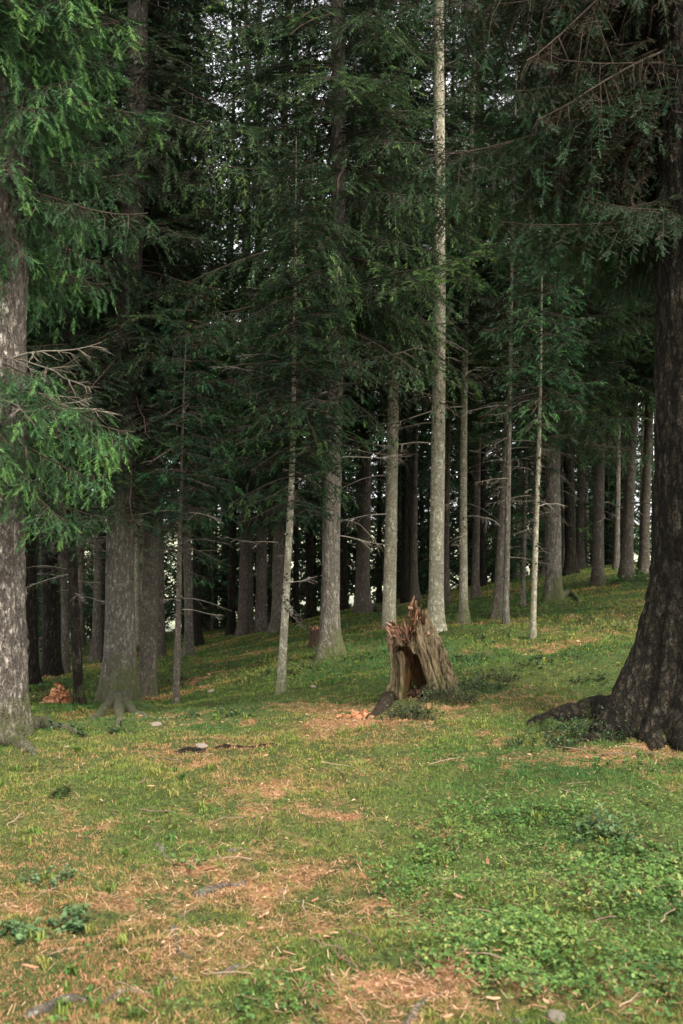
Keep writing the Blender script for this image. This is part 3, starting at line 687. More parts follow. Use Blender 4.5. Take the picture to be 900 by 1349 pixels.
BARK = {k[5:]: v for k, v in M.items() if k.startswith('bark_')}
tree_objs = []
for ti, T in enumerate(TREES):
    d = T['d']; x0 = wx(T['b'][0], d); y0 = d; z0 = H1(x0, y0)
    lean = 0 if 'curve' in T else (T['t'][0] - T['b'][0]) / (T['b'][1] - T['t'][1])
    name = 'sapling' if (T['w'] / F * d < .13 and T['H'] < 14) else 'spruce_tree'
    e = empty(name, (x0, y0, z0), T['lab'], 'sapling' if name == 'sapling' else 'tree', T['g'])
    e.rotation_euler = (0, math.atan(lean), 0)
    r0 = T['w'] / F * d / 2
    near = d < 8
    kw = dict(flare=.75, hf=.25)
    if ti == 0: kw = dict(flare=.22, hf=.3, lobes=[(-.2, .9, .5), (-1.5, .5, .4), (2.5, .8, .5)], res=180)
    elif T['crown'] == 'near_right': kw = dict(flare=.84, hf=.44, lobes=[(PI + .05, 1.3, .30), (-PI / 2 - .50, .75, .2), (-PI / 2 + .2, .5, .16), (-.5, 1.2, .4), (1.2, 1, .5), (-PI * .8, .45, .14), (-PI * .9, .3, .1)], res=220)
    elif ti == 1: kw = dict(flare=.62, hf=.36, lobes=[(PI + .35, .9, .3), (-PI / 2 - .3, .8, .28), (-PI / 2 + .55, .8, .25), (-.2, .8, .3), (1.5, .8, .4)], res=64)
    elif d < 19: kw = dict(flare=.6, hf=.2, res=40)
    if name == 'sapling': kw = dict(flare=.55, hf=.1, res=18)
    if 'curve' in T:
        cz = np.array([(T['b'][1] - p[1]) / F * d for p in T['curve']]); cxx = np.array([(p[0] - T['b'][0]) / F * d for p in T['curve']])
        zz_ = np.linspace(0, cz[-1], 30); xx_ = np.interp(zz_, cz, cxx)
        for _ in range(12): xx_[1:-1] = (xx_[:-2] + xx_[1:-1] + xx_[2:]) / 3
        kw['curve'] = (np.r_[-.4, zz_, 9], np.r_[0, xx_, xx_[-1]])
    bend = .02 if T['crown'] in ('TALL',) else (.05 if name == 'sapling' else .035)
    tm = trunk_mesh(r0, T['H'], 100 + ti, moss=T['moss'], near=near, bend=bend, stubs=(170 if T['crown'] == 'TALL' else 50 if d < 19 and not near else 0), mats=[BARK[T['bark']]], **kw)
    link('trunk', tm, e)
    cr = link('crown', CROWN[T['crown']], e)
    if 'curve' in T: cr.location.x = cxx[-2]
    if not T['crown'].startswith('near'):
        cr.rotation_euler = (0, 0, (ti * 2.399) % (2 * PI))
        sc = .92 + .2 * ((ti * 37) % 17) / 17
        cr.scale = (sc, sc, sc if T['crown'] != 'TALL' else 1)
    # dead branches on the clear stem
    r = random.Random(500 + ti)
    nd = {'TALL': 44, 'near_left': 9, 'near_right': 0}.get(T['crown'], 14 if d < 19 else (5 if d < 24 else 0))
    for k in range(nd):
        zt = r.uniform(2.2, 10.5) if T['crown'] == 'TALL' else r.uniform(1.5, 5.5) if name != 'sapling' else r.uniform(1.0, 4.0)
        az = r.uniform(0, 2 * PI)
        if near: zt = r.uniform(1.9, 2.7); az = r.uniform(-1.3, .1)
        o = link('dead_branch', DEAD[r.randrange(10)], e)
        rr = r0 * max(.1, 1 - zt / T['H']) ** .8
        o.location = (rr * .8 * math.cos(az), rr * .8 * math.sin(az), zt)
        s = r.uniform(.5, 1.0) if near else r.uniform(.35, 1.0) if T['crown'] == 'TALL' else r.uniform(.5, 1.5) if name != 'sapling' else r.uniform(.3, .8)
        o.rotation_euler = (r.uniform(-.4, .4), r.uniform(-.15, .3), az); o.scale = (s, s, s)
    tree_objs.append((T, e, (x0, y0, z0), r0))

def add_root(idx, pts, ra, rb, moss, seed, z0=None, bark=None):
    T, e, o, r0 = tree_objs[idx]
    mb = root_tube((0, 0, 0), pts, ra, rb, moss, z0=z0, seed=seed)
    ob = mb.build('root', BARK[bark or T['bark']])
    ob.parent = e
    bpy.context.view_layer.update()
    ob.matrix_parent_inverse = e.matrix_world.inverted()
def gxy(px, py): return ground_at(px, py)[:2]
iR = len(TREES) - 1; oR = tree_objs[iR][2]; oL = tree_objs[0][2]; o2 = tree_objs[1][2]
add_root(iR, [(oR[0] - .42, oR[1] + .02), gxy(788, 948), gxy(742, 953), gxy(685, 958)], .15, .035, .25, 1, z0=.2)
add_root(iR, [(oR[0] - .22, oR[1] - .45), gxy(868, 975), gxy(862, 990)], .12, .03, .35, 2, z0=.15)
add_root(iR, [(oR[0] + .02, oR[1] - .42), gxy(905, 985), gxy(915, 1000)], .10, .03, .35, 12, z0=.14)
add_root(iR, [(oR[0] - .38, oR[1] - .25), gxy(812, 962), gxy(785, 975), gxy(760, 978)], .09, .02, .4, 13, z0=.14)
add_root(0, [(oL[0] + .08, oL[1] - .02), gxy(52, 957), gxy(92, 966), gxy(150, 972)], .10, .012, .62, 3, z0=.16)
add_root(0, [(oL[0] + .05, oL[1] - .1), gxy(30, 985), gxy(48, 1000)], .06, .015, .6, 4, z0=.08)
add_root(1, [(o2[0] - .06, o2[1] - .03), gxy(132, 944), gxy(112, 952), gxy(96, 955)], .09, .012, .55, 5, z0=.12)
add_root(1, [(o2[0] + .06, o2[1] - .03), gxy(186, 941), gxy(206, 946), gxy(222, 947)], .085, .012, .55, 6, z0=.12)
add_root(1, [(o2[0], o2[1] - .05), gxy(158, 950), gxy(150, 957)], .08, .012, .55, 14, z0=.12)
i38 = [i for i, T in enumerate(TREES) if T['b'][0] == 730][0]; o38 = tree_objs[i38][2]
add_root(i38, [(o38[0] + .03, o38[1] - .02), gxy(750, 783), gxy(765, 792)], .09, .03, .9, 7, z0=.1)
i25 = [i for i, T in enumerate(TREES) if T['b'][0] == 477][0]; o25 = tree_objs[i25][2]
add_root(i25, [(o25[0] + .03, o25[1] - .02), gxy(496, 804), gxy(512, 808)], .1, .03, .5, 8, z0=.12)

# far forest: individual trees sharing meshes
FAR_LAB = 'dim far spruce lost in the dark crowd of stems at the back'
tr_far = [trunk_mesh(.12 + .03 * i, 22, 300 + i, mats=[BARK['dark' if i % 2 else 'brown']], res=10, moss=.1) for i in range(4)]
pts = [(o[0], o[1]) for _, _, o, _ in tree_objs]
r = random.Random(4); cnt = 0; tries = 0
while cnt < 38 and tries < 6000:
    tries += 1
    y = r.uniform(26, 46); x = r.uniform(-.42 * y - 3, .42 * y + 3)
    if any((x - a) ** 2 + (y - b) ** 2 < 1.7 for a, b in pts): continue
    px = CX + F * x / y
    if 215 < px < 235 or 383 < px < 402 or 592 < px < 608 or 834 < px < 850 or 296 < px < 308 or 494 < px < 506 or 368 < px < 376 or 448 < px < 458: continue
    pts.append((x, y)); 
    e = empty('spruce_tree', (x, y, H1(x, y) - .05), FAR_LAB, 'tree', 'far spruces at the back of the forest')
    s = r.uniform(.8, 1.15); e.scale = (s, s, s); e.rotation_euler = (r.uniform(-.02, .02), r.uniform(-.02, .02), r.uniform(0, 6.28))
    link('trunk', tr_far[cnt % 4], e); link('crown', CROWN['F%d' % r.randrange(3)], e); cnt += 1
TL = 'thin pale far trunk with a high meagre crown among the back rows'
thin_tr = [trunk_mesh(.075 + .02 * i, 18, 340 + i, mats=[BARK['pale' if i % 2 else 'grey']], res=9, moss=.1) for i in range(3)]
cnt = 0
while cnt < 46:
    y = r.uniform(22, 42); x = r.uniform(-.36 * y, .36 * y)
    if any((x - a) ** 2 + (y - b) ** 2 < .9 for a, b in pts): continue
    px = CX + F * x / y
    if 215 < px < 236 or 386 < px < 400: continue
    pts.append((x, y)); e = empty('spruce_tree', (x, y, H1(x, y) - .05), TL, 'tree', 'thin far trunks in the back rows')
    s = r.uniform(.8, 1.15); e.scale = (s, s, s); e.rotation_euler = (r.uniform(-.03, .03), r.uniform(-.03, .03), r.uniform(0, 6.28))
    link('trunk', thin_tr[cnt % 3], e); link('crown', CROWN['F3'], e); cnt += 1
# low young spruces
ur = random.Random(12)
EXTRA = []
for k in range(46):
    px = 20 + 840 * (k + ur.uniform(.1, .9)) / 46
    if any(a < px < b for a, b in ((214, 238), (262, 284), (298, 314), (330, 340), (352, 360), (383, 410), (462, 470), (488, 510), (548, 556), (590, 612), (640, 650), (684, 700), (834, 852))): continue
    EXTRA.append((px, ur.uniform(33, 47), k % 2))
UL = 'bushy young spruce with low dark sprays between the far trunks'
for px, d, k in [(280, 33, 0), (300, 36, 1), (355, 34, 0), (425, 36, 1), (440, 33, 0), (515, 33, 1), (540, 31, 0), (590, 29, 0), (640, 31, 1), (655, 28, 0), (690, 27, 1), (750, 31, 0), (800, 30, 1), (812, 34, 0), (175, 32, 0), (60, 27, 0), (20, 24, 1), (110, 32, 0), (860, 29, 0), (330, 44, 0), (470, 42, 1), (565, 43, 0), (622, 41, 0), (672, 44, 0), (712, 42, 1), (735, 45, 0), (780, 43, 1), (200, 43, 0), (265, 45, 1), (150, 44, 0), (85, 42, 1), (20, 42, 0), (440, 45, 1), (530, 44, 0)] + EXTRA:
    x = wx(px, d); e = empty('young_spruce', (x, d, H1(x, d)), UL, 'young tree', 'bushy young spruces among the far trunks')
    s = r.uniform(.7, 1.25) if d < 33 else r.uniform(1.0, 2.1); e.scale = (s, s, s); e.rotation_euler = (0, 0, r.uniform(0, 6.28))
    link('trunk', tr_far[k], e).scale = (.35, .35, .3); link('crown', CROWN['U%d' % k], e)
# side trees added for shading and canopy density; boughs reach into the picture
for (x, y, k, lab) in [(-6.6, 15.5, 'B0', 'spruce added beyond the left border for shading, only its side boughs showing'), (-5.2, 10.5, 'B1', 'nearer spruce added beyond the left border for shading, dark boughs reaching in high up'),
                       (6.4, 13.5, 'B2', 'spruce added for shading beyond the right border behind the huge trunk, dark boughs high up'), (7.6, 17.5, 'B0', 'spruce added for shading deeper beyond the right border with boughs over the far grass'),
                       (2.9, 9.9, 'B1', '')]:
    if not lab: continue
    e = empty('spruce_tree', (x, y, H1(x, y)), lab, 'tree', 'spruces added just beyond the borders for shading')
    e.rotation_euler = (0, 0, r.uniform(0, 6))
    link('trunk', trunk_mesh(.2, 23, 400 + int(y), mats=[BARK['dark']]), e); link('crown', CROWN[k], e)

# ------------------------------------------------------------------ hollow stump
def build_stump():
    base = ground_at(548, 918); bz = base[2]
    e = empty('hollow_stump', tuple(base), 'big hollow broken stump with reddish splintered top and dark cavity', 'stump')
    m = base[1] / F                                   # metres per pixel there
    nz_, nt_ = 46, 150
    op = -PI / 2 - .42                                # opening faces the camera, slightly left
    r = np.random.default_rng(3)
    hgt = .90
    def rim(th):
        a = np.cos(th - .55)                          # high towards right-back
        j = fbm(np.cos(th) * 6 + 9, np.sin(th) * 6, oct=3) - .5
        k = vnoise(np.cos(th) * 17 + 4, np.sin(th) * 17)
        return np.clip(.60 + .08 * a + .24 * j + .13 * (k - .5) + .13 * np.exp(-(((th - 1.0 + PI) % (2 * PI) - PI) / .3) ** 2), .46, .83)
    V, tint = [], []
    vs = np.linspace(0, 1, nz_)
    def center(z): return np.array([.075 - .20 * z + .012 * np.sin(z * 7), .0 + .04 * z])
    def Rout(th, z):
        c = np.cos(th)
        R = .225 - .045 * np.clip(z / .75, 0, 1.2)
        fl = .12 * np.exp(-np.clip(z, 0, None) / .15)
        lob = .35 + .9 * np.exp(-(((th - .15 + PI) % (2 * PI) - PI) / .5) ** 2) + .7 * np.exp(-(((th - PI + PI) % (2 * PI) - PI) / .35) ** 2) + .4 * np.exp(-(((th + PI * .33 + PI) % (2 * PI) - PI) / .3) ** 2)
        ridge = .040 * (fbm(np.cos(th) * 5 + 2, np.sin(th) * 5, z * 1.3, 3) - .5) + .085 * (vnoise(np.cos(th) * 13, np.sin(th) * 15, z * 2.2) - .5) + .03 * (vnoise(np.cos(th) * 34, np.sin(th) * 34, z * 5) - .5)
        return R + fl * lob + ridge * (.7 + .5 * np.clip(1 - z, 0, 1)) * 1.2
    for zi in vs:
        zn = zi
        half = np.interp(zn, [0, .12, .35, .62, .82, .9, 1], [.40, .50, .56, .50, .34, .14, .05])
        ths = op + half + np.linspace(0, 1, nt_) * (2 * PI - 2 * half)
        z = -.12 + (rim(ths) + .12) * zn
        R = Rout(ths, z)
        th_w = .055 + .04 * (fbm(np.cos(ths) * 4, np.sin(ths) * 4, z * 5, 2)) 
        th_w = th_w * (1 - .55 * zn ** 4)
        edge = np.minimum(np.arange(nt_), np.arange(nt_)[::-1]) / 6.
        th_w = np.where(edge < 1, th_w * (.6 + .4 * edge), th_w)
        cxy = np.array([center(q) for q in z])
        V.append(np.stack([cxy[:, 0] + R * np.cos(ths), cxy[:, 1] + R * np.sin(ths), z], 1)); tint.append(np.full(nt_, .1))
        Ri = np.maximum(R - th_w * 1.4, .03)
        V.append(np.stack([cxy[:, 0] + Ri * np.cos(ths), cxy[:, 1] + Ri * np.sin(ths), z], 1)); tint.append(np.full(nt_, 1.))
    V = np.concatenate(V); tint = np.concatenate(tint)
    Q = []
    W = nt_
    for i in range(nz_ - 1):
        a, b = i * 2 * W, (i + 1) * 2 * W
        for j in range(W - 1):
            Q.append((a + j, a + j + 1, b + j + 1, b + j)); Q.append((a + W + j + 1, a + W + j, b + W + j, b + W + j + 1))
        Q.append((a + W, a, b, b + W)); Q.append((a + W - 1, a + 2 * W - 1, b + 2 * W - 1, b + W - 1))
    t = (nz_ - 1) * 2 * W
    for j in range(W - 1): Q.append((t + j, t + j + 1, t + W + j + 1, t + W + j))
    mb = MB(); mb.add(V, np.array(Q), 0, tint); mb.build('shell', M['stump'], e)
    # loose bark ridges running up the outside
    mb = MB()
    for k in range(64):
        th = op + .62 + r.random() * (2 * PI - 1.24); za = r.uniform(-.05, .35); zb = min(float(rim(np.array([th]))[0]) * r.uniform(.8, 1.03), za + r.uniform(.15, .5))
        if zb - za < .08: continue
        zq = np.linspace(za, zb, 10); tq = th + np.cumsum(r.normal(0, .03, 10))
        Rq = Rout(tq, zq) + r.uniform(-.006, .004); cq = np.array([center(q) for q in zq]); wq = r.uniform(.007, .020) * (1 + r.uniform(-.35, .35, 10)); wq[0] *= .3; wq[-1] *= .3
        v, f = tube_arr(np.stack([cq[:, 0] + Rq * np.cos(tq), cq[:, 1] + Rq * np.sin(tq), zq], 1), wq, 6); mb.add(v, f, 0, .1)
    mb.build('bark_ridges', M['stump'], e)
    # inner floor of crumbled wood
    mb = MB()
    for k in range(140):
        a = r.uniform(0, 2 * PI); q = r.uniform(0, .15); p = np.array([.04 + q * math.cos(a), q * math.sin(a), r.uniform(-.02, .05)])
        chip(mb, p, r.uniform(.015, .04), r, r.uniform(.0, .35))
    mb.build('rotten_core', M['redwood'], e)
    # splintered top
    mb = MB()
    def splinter(p, d, l, w, tv):
        d = np.asarray(d, float); d /= np.linalg.norm(d)
        s = np.linspace(0, 1, 5); P = p + d * (l * s)[:, None] + r.normal(0, .006, (5, 3)) * s[:, None]
        v, f = tube_arr(P, w * (1 - .75 * s ** 1.5) * (1 + r.uniform(-.2, .2, 5)), 5)
        mb.add(v, f, 0, tv)
    for k in range(240):
        th = r.uniform(0, 2 * PI) if k % 2 else r.normal(PI * .95, .9)
        zr = float(rim(np.array([th]))[0]); R = float(Rout(np.array([th]), np.array([zr]))[0]) * r.uniform(.45, .92)
        c = center(zr); z = zr * r.uniform(.84, .985)
        p = np.array([c[0] + R * math.cos(th), c[1] + R * math.sin(th), z])
        out = np.array([math.cos(th) * .5, math.sin(th) * .5, r.uniform(.3, 1.2)]) + r.normal(0, .35, 3)
        splinter(p, out, r.uniform(.03, .13), r.uniform(.002, .011), r.uniform(.2, .95))
    for k in range(44):                                # lumps of red wood on the left lip
        th = PI + r.normal(0.1, .7); zr = float(rim(np.array([th]))[0]); c = center(zr); R = .17 * r.uniform(.7, 1.15)
        chip(mb, np.array([c[0] + R * math.cos(th), c[1] + R * math.sin(th), zr - r.uniform(-.02, .06)]), r.uniform(.03, .065), r, r.uniform(.6, 1.))
    c = center(.8); 
    for k in range(7): splinter(np.array([c[0] + .10 + r.normal(0, .02), c[1] + .12 + r.normal(0, .02), .60]), (r.normal(0.02, .06), r.normal(0, .06), 1), r.uniform(.12, .24), r.uniform(.008, .018), r.uniform(.1, .6))
    mb.build('splintered_top', M['redwood'], e)
    # roots
    def rt(pts, a, b, z0, seed, tv):
        mbr = root_tube(tuple(base), pts, a, b, 0, z0=z0, seed=seed)
        o = mbr.build('root', M['rotroot'] if tv == 0 and seed == 1 else M['stump'], e)
    b2 = base
    rt([(b2[0] - .13, b2[1] + .04), gxy(516, 924), gxy(500, 937), gxy(478, 950)], .075, .012, .06, 1, 0)
    rt([(b2[0] + .2, b2[1] - .02), gxy(600, 902), gxy(620, 913)], .06, .02, .09, 2, 0)
    return base

def chip(mb, p, s, r, tv):
    """small irregular chunk"""
    v = np.array([(-1, -1, -1), (1, -1, -1), (1, 1, -1), (-1, 1, -1), (-1, -1, 1), (1, -1, 1), (1, 1, 1), (-1, 1, 1)], float)
    v = v * np.array([1, r.uniform(.35, .8), r.uniform(.2, .6)]) * s * .6 + r.normal(0, s * .16, (8, 3))
    R = rotm(r.uniform(0, 6.28), r.normal(0, .5), r.normal(0, .5))
    f = np.array([(0, 3, 2, 1), (4, 5, 6, 7), (0, 1, 5, 4), (1, 2, 6, 5), (2, 3, 7, 6), (3, 0, 4, 7)])
    mb.add(v @ R.T + p, f, 0, tv)
SB = build_stump()

# small stump behind the grey trunk
def small_stump(px, py, d, rad, h, label, seed, mat, name='tree_stump'):
    g = ground_at(px, py); r = np.random.default_rng(seed)
    e = empty(name, tuple(g), label, 'stump')
    nzv, ntv = 14, 48; th = np.linspace(0, 2 * PI, ntv, endpoint=False); rows = []
    top = h * (1 + .25 * (fbm(np.cos(th) * 3 + seed, np.sin(th) * 3) - .5) * 2)
    for v in np.linspace(0, 1, nzv):
        z = -.1 + (top + .1) * v
        R = rad * (1.15 - .2 * v + .35 * np.exp(-np.clip(z, 0, None) / .08)) * (1 + .3 * (fbm(np.cos(th) * 5 + seed, np.sin(th) * 5, z * 2) - .5))
        rows.append(np.stack([R * np.cos(th), R * np.sin(th), z], 1))
    for s, dz in ((.7, -.03), (.35, -.06), (.02, -.05)):
        q = rows[nzv - 1].copy(); q[:, :2] *= s; q[:, 2] += dz * (1 + r.normal(0, .3, ntv)); rows.append(q)
    V = np.concatenate(rows); n = len(rows); i = np.arange(n - 1)[:, None] * ntv; j = np.arange(ntv)[None]; k = (j + 1) % ntv
    mb = MB(); mb.add(V, np.stack([i + j, i + k, i + ntv + k, i + ntv + j], -1).reshape(-1, 4), 0, .3)
    mb.build('stump_wood', mat, e)
    mb = MB()
    for q in range(26):
        a = r.uniform(0, 2 * PI); p = np.array([rad * .85 * math.cos(a), rad * .85 * math.sin(a), h * r.uniform(.85, 1.0)])
        v, f = tube_arr([p, p + np.array([r.normal(0, .02), r.normal(0, .02), r.uniform(.03, .1)])], [.014, .003], 4); mb.add(v, f, 0, r.uniform(.3, .8))
    mb.build('splintered_top', M['redwood'], e)
small_stump(416, 851, 15, .10, .28, 'small dark stump tucked left of the sturdy grey trunk', 5, M['rotroot'])

# crumbling orange wood heap at the left, and the pieces by the big stump
def heap(px, py, rx, ry, h, n, label, seed, smin=.02, smax=.08, tlo=.35):
    g = ground_at(px, py); r = np.random.default_rng(seed); mb = MB()
    th = np.linspace(0, 2 * PI, 32, endpoint=False); rows = []
    for s in np.linspace(1, .03, 9):
        k = 1 + .5 * (fbm(np.cos(th) * 2 + seed, np.sin(th) * 2 + s * 3) - .5) * 2
        x = rx * s * k * np.cos(th); y = ry * s * k * np.sin(th)
        rows.append(np.stack([x, y, H(g[0] + x, g[1] + y) - g[2] - .02 + h * (1 - s ** 1.7) * (.6 + .8 * fbm(x * 9 + seed, y * 9))], 1))
    V = np.concatenate(rows); i = np.arange(8)[:, None] * 32; j = np.arange(32)[None]; k = (j + 1) % 32
    mb.add(V, np.stack([i + j, i + k, i + 32 + k, i + 32 + j], -1).reshape(-1, 4), 0, tlo)
    for q in range(n):
        a = r.uniform(0, 2 * PI); s = r.uniform(0, 1.15) ** .7; x = rx * s * math.cos(a); y = ry * s * math.sin(a)
        chip(mb, np.array([x, y, H1(g[0] + x, g[1] + y) - g[2] + max(0, h * (1 - s ** 1.7)) * r.uniform(.6, 1)]), r.uniform(smin, smax), r, r.uniform(tlo, .95))
    o = mb.build('rotten_wood_heap', M['orangewood'], None, tuple(g)); tag(o, label, 'rotten wood')
heap(77, 926, .2, .18, .22, 170, 'heap of crumbling orange rotten wood under the trees at left', 8)
heap(470, 946, .17, .10, .02, 70, 'scatter of orange bark and rotten wood at the tip of the stump root', 9, .015, .06)

# ------------------------------------------------------------------ ground cover
def wander(n, ymin, ymax, dens_pow=2.0, margin=1.45):
    """points in the visible wedge, density falling with distance"""
    u = rng.random(n)
    # area element ~ y dy ; density ~ y^-dens_pow
    k = 2 - dens_pow
    y = (ymin ** k + u * (ymax ** k - ymin ** k)) ** (1 / k) if abs(k) > 1e-6 else ymin * (ymax / ymin) ** u
    x = (rng.random(n) * 2 - 1) * .343 * y * margin
    return x, y
stump_xy = np.array(SB[:2])
def blades(n, ymin, ymax, hmin, hmax, w, pw, lean=.9, name='x'):
    x, y = wander(n, ymin, ymax, pw)
    li = litter(x, y); cl = clover(x, y)
    patch = fbm(x * 3.1 + 40, y * 3.1, oct=3)
    keep = rng.random(n) > np.clip(li * .7 - .12 + .3 * (patch < .36), 0, .6)
    keep &= (fbm(x * 10 + 5, y * 10, oct=3) > .40) | (rng.random(n) < .22)
    x, y, li, cl, patch = x[keep], y[keep], li[keep], cl[keep], patch[keep]; n = len(x)
    z = H(x, y)
    a = rng.random(n) * 2 * PI
    h = (hmin + (hmax - hmin) * rng.random(n) ** 1.8) * (.6 + .9 * patch) 
    ln = rng.uniform(.3, lean + .05, n) * h; up = np.sqrt(np.clip(h * h - ln * ln, (h * .25) ** 2, None))
    b = a + rng.normal(0, .9, n) + PI / 2
    ww = w * rng.uniform(.6, 1.4, n) * (1 + np.clip(y - 8, 0, 30) * .06)
    base = np.stack([x, y, z - .004], 1)
    px_ = np.stack([np.cos(b) * ww / 2, np.sin(b) * ww / 2, 0 * x], 1)
    tip = base + np.stack([np.cos(a) * ln, np.sin(a) * ln, up], 1)
    V = np.stack([base - px_, base + px_, tip], 1).reshape(-1, 3)
    f = np.arange(3 * n).reshape(-1, 3)
    big = fbm(x * .8 + 7, y * .8 + 3, oct=3)
    tint = np.clip(.56 + 2.3 * (big - .5) + 1.1 * (patch - .5) + .25 * cl - .30 * li + np.clip((y - 8) / 30, 0, .18) + rng.normal(0, .2, n), 0, 1)
    return V, f, np.repeat(tint, 3)
mb = MB()
for args in [(560000, 2.3, 7.5, .006, .026, .0048, 1.5), (185000, 5.5, 14, .014, .042, .007, 1.4), (200000, 11, 32, .02, .06, .015, 1.2)]:
    V, f, t = blades(*args); mb.add(V, f, 0, t)
# grass tussocks
x, y = wander(1300, 2.6, 20, 1.0)
li = litter(x, y); k = (li < .35) & (fbm(x * 1.5 + 80, y * 1.5) > .5); x, y = x[k], y[k]
for xx, yy in zip(x, y):
    n = 16; a = rng.random(n) * 2 * PI; h = rng.uniform(.02, .055, n); q = rng.uniform(.3, .85, n) * h
    b = np.stack([xx + rng.normal(0, .012, n), yy + rng.normal(0, .012, n)], 1); zz = H1(xx, yy) - .006
    w = .0028 + .0004 * yy
    base = np.c_[b, np.full(n, zz)]; mid = base + np.stack([np.cos(a) * q * .35, np.sin(a) * q * .35, h * .75], 1); tip = base + np.stack([np.cos(a) * q, np.sin(a) * q, h * .85], 1)
    pp = np.stack([-np.sin(a) * w, np.cos(a) * w, 0 * a], 1)
    V = np.stack([base - pp, base + pp, mid + pp * .7, mid - pp * .7, tip], 1).reshape(-1, 3)
    i5 = np.arange(n)[:, None] * 5
    tv = np.clip(rng.normal(.55, .18), 0, 1)
    nb_ = mb.n; mb.add(V, (i5 + np.array([[0, 1, 2, 3]])), 0, tv)
    mb.P.append((np.asarray(i5 + np.array([[3, 2, 4]])) + nb_, 0))
go = mb.build('grass', M['grass']); tag(go, 'short moss and grass carpeting the forest floor', 'grass', kind='stuff')
print('grass faces', len(go.data.polygons))

# leafy ground cover (three-leaflet plants)
def leaflets(mb, x, y, z0, hh, s, r_, tint, nl=3, tilt=.35):
    n = len(x)
    a0 = rng.random(n) * 2 * PI
    ang = np.linspace(0, 2 * PI, 7)[:-1]
    for k in range(nl):
        a = a0 + k * 2 * PI / nl + rng.normal(0, .2, n)
        til = rng.normal(-.15, tilt, n)
        d = np.stack([np.cos(a), np.sin(a), np.sin(til)], 1); sd = np.stack([-np.sin(a), np.cos(a), rng.normal(0, .25, n)], 1)
        c = np.stack([x, y, z0 + hh], 1)
        prof = np.array([(0, 0, 0), (.45, .42, .06), (.85, .40, .0), (1.0, 0.0, -.06), (.85, -.40, .0), (.45, -.42, .06)])
        V = c[:, None] + s[:, None, None] * (prof[None, :, 0:1] * d[:, None] + prof[None, :, 1:2] * sd[:, None] + prof[None, :, 2:3] * np.array([0, 0, 1.]))
        i6 = (np.arange(n) * 6)[:, None]
        tv = np.repeat(np.clip(tint + rng.normal(0, .06, n), 0, 1), 6)
        nb_ = mb.n; mb.add(V.reshape(-1, 3), i6 + np.array([[0, 1, 2, 3]]), 0, tv)
        mb.P.append((i6 + np.array([[0, 3, 4, 5]]) + nb_, 0))
mb = MB()
x, y = wander(125000, 2.4, 9.0, 1.3)
cl = clover(x, y) * (-.05 + 1.9 * fbm(x * 3.2 + 11, y * 3.2, oct=4)); k = rng.random(len(x)) < np.clip(cl * 1.1 - .2, 0, .8); x, y = x[k], y[k]
cln = fbm(x * 5, y * 5 + 30, oct=2)
hh = rng.uniform(.004, .06, len(x)) * (.3 + 1.3 * cln)
leaflets(mb, x, y, H(x, y), hh, rng.uniform(.0045, .0085, len(x)) * (1 + 1.2 * (fbm(x * 1.7 + 3, y * 1.7 + 50, oct=3) > .5) * rng.random(len(x))), None, .02 + .8 * fbm(x * 2.2 + 9, y * 2.2, oct=3) + rng.normal(0, .25, len(x)))
x2, y2 = wander(9000, 2.6, 14, 1.2)
k = rng.random(len(x2)) < .25 * (fbm(x2 * 2 + 70, y2 * 2) > .55); x2, y2 = x2[k], y2[k]
leaflets(mb, x2, y2, H(x2, y2), rng.uniform(.008, .03, len(x2)), rng.uniform(.006, .012, len(x2)), None, rng.uniform(.2, .7, len(x2)))
lo = mb.build('ground_cover', M['leaf']); tag(lo, 'small three-leaved plants spread through the moss', 'ground cover', kind='stuff')
print('cover', len(x), len(lo.data.polygons))

# litter: needles, flakes, twig bits
mb = MB()
def flakes(n, ymin, ymax, smin, smax, thr, pw=1.5):
    x, y = wander(n, ymin, ymax, pw); li = litter(x, y)
    k = rng.random(n) < np.clip(li * 1.2 + thr, 0, 1); x, y = x[k], y[k]; n = len(x)
    z = H(x, y) + rng.uniform(.004, .022, n)
    s = rng.uniform(smin, smax, n) * (1 + np.clip(y - 5, 0, 20) * .08); a = rng.random(n) * 2 * PI; w = s * rng.uniform(.15, .5, n)
    d = np.stack([np.cos(a), np.sin(a), rng.normal(0, .3, n)], 1) * s[:, None]; q = np.stack([-np.sin(a), np.cos(a), rng.normal(0, .5, n)], 1) * w[:, None]
    c = np.stack([x, y, z], 1); up = np.array([0, 0, 1.]) * (s * rng.uniform(-.1, .25, n))[:, None]
    V = np.stack([c - d, c - d * .2 + q * .5 + up, c + d, c - q * .5 + up], 1).reshape(-1, 3)
    mb.add(V, np.arange(4 * n).reshape(-1, 4), 0, np.repeat(np.clip(rng.normal(.55, .25, n), 0, 1), 4))
flakes(33000, 2.5, 8, .004, .014, .03)
flakes(14000, 6, 24, .008, .022, .03)
n = 42000; x, y = wander(n, 2.5, 10, 1.6); k = rng.random(n) < np.clip(litter(x, y) * 1.1 + .08, 0, 1); x, y = x[k], y[k]; n = len(x)
a = rng.random(n) * 2 * PI; l = rng.uniform(.008, .03, n); z = H(x, y) + rng.uniform(.003, .02, n); c = np.stack([x, y, z], 1)
d = np.stack([np.cos(a) * l, np.sin(a) * l, rng.normal(0, .2, n) * l], 1); q = np.stack([-np.sin(a), np.cos(a), 0 * a], 1) * .0011
mb.add(np.stack([c - d - q, c - d + q, c + d + q, c + d - q], 1).reshape(-1, 3), np.arange(4 * n).reshape(-1, 4), 0, np.repeat(np.clip(rng.normal(.6, .25, n), 0, 1), 4))
to = mb.build('leaf_litter', M['litter']); tag(to, 'orange tan needles and crumbs littering the moss', 'litter', kind='stuff')

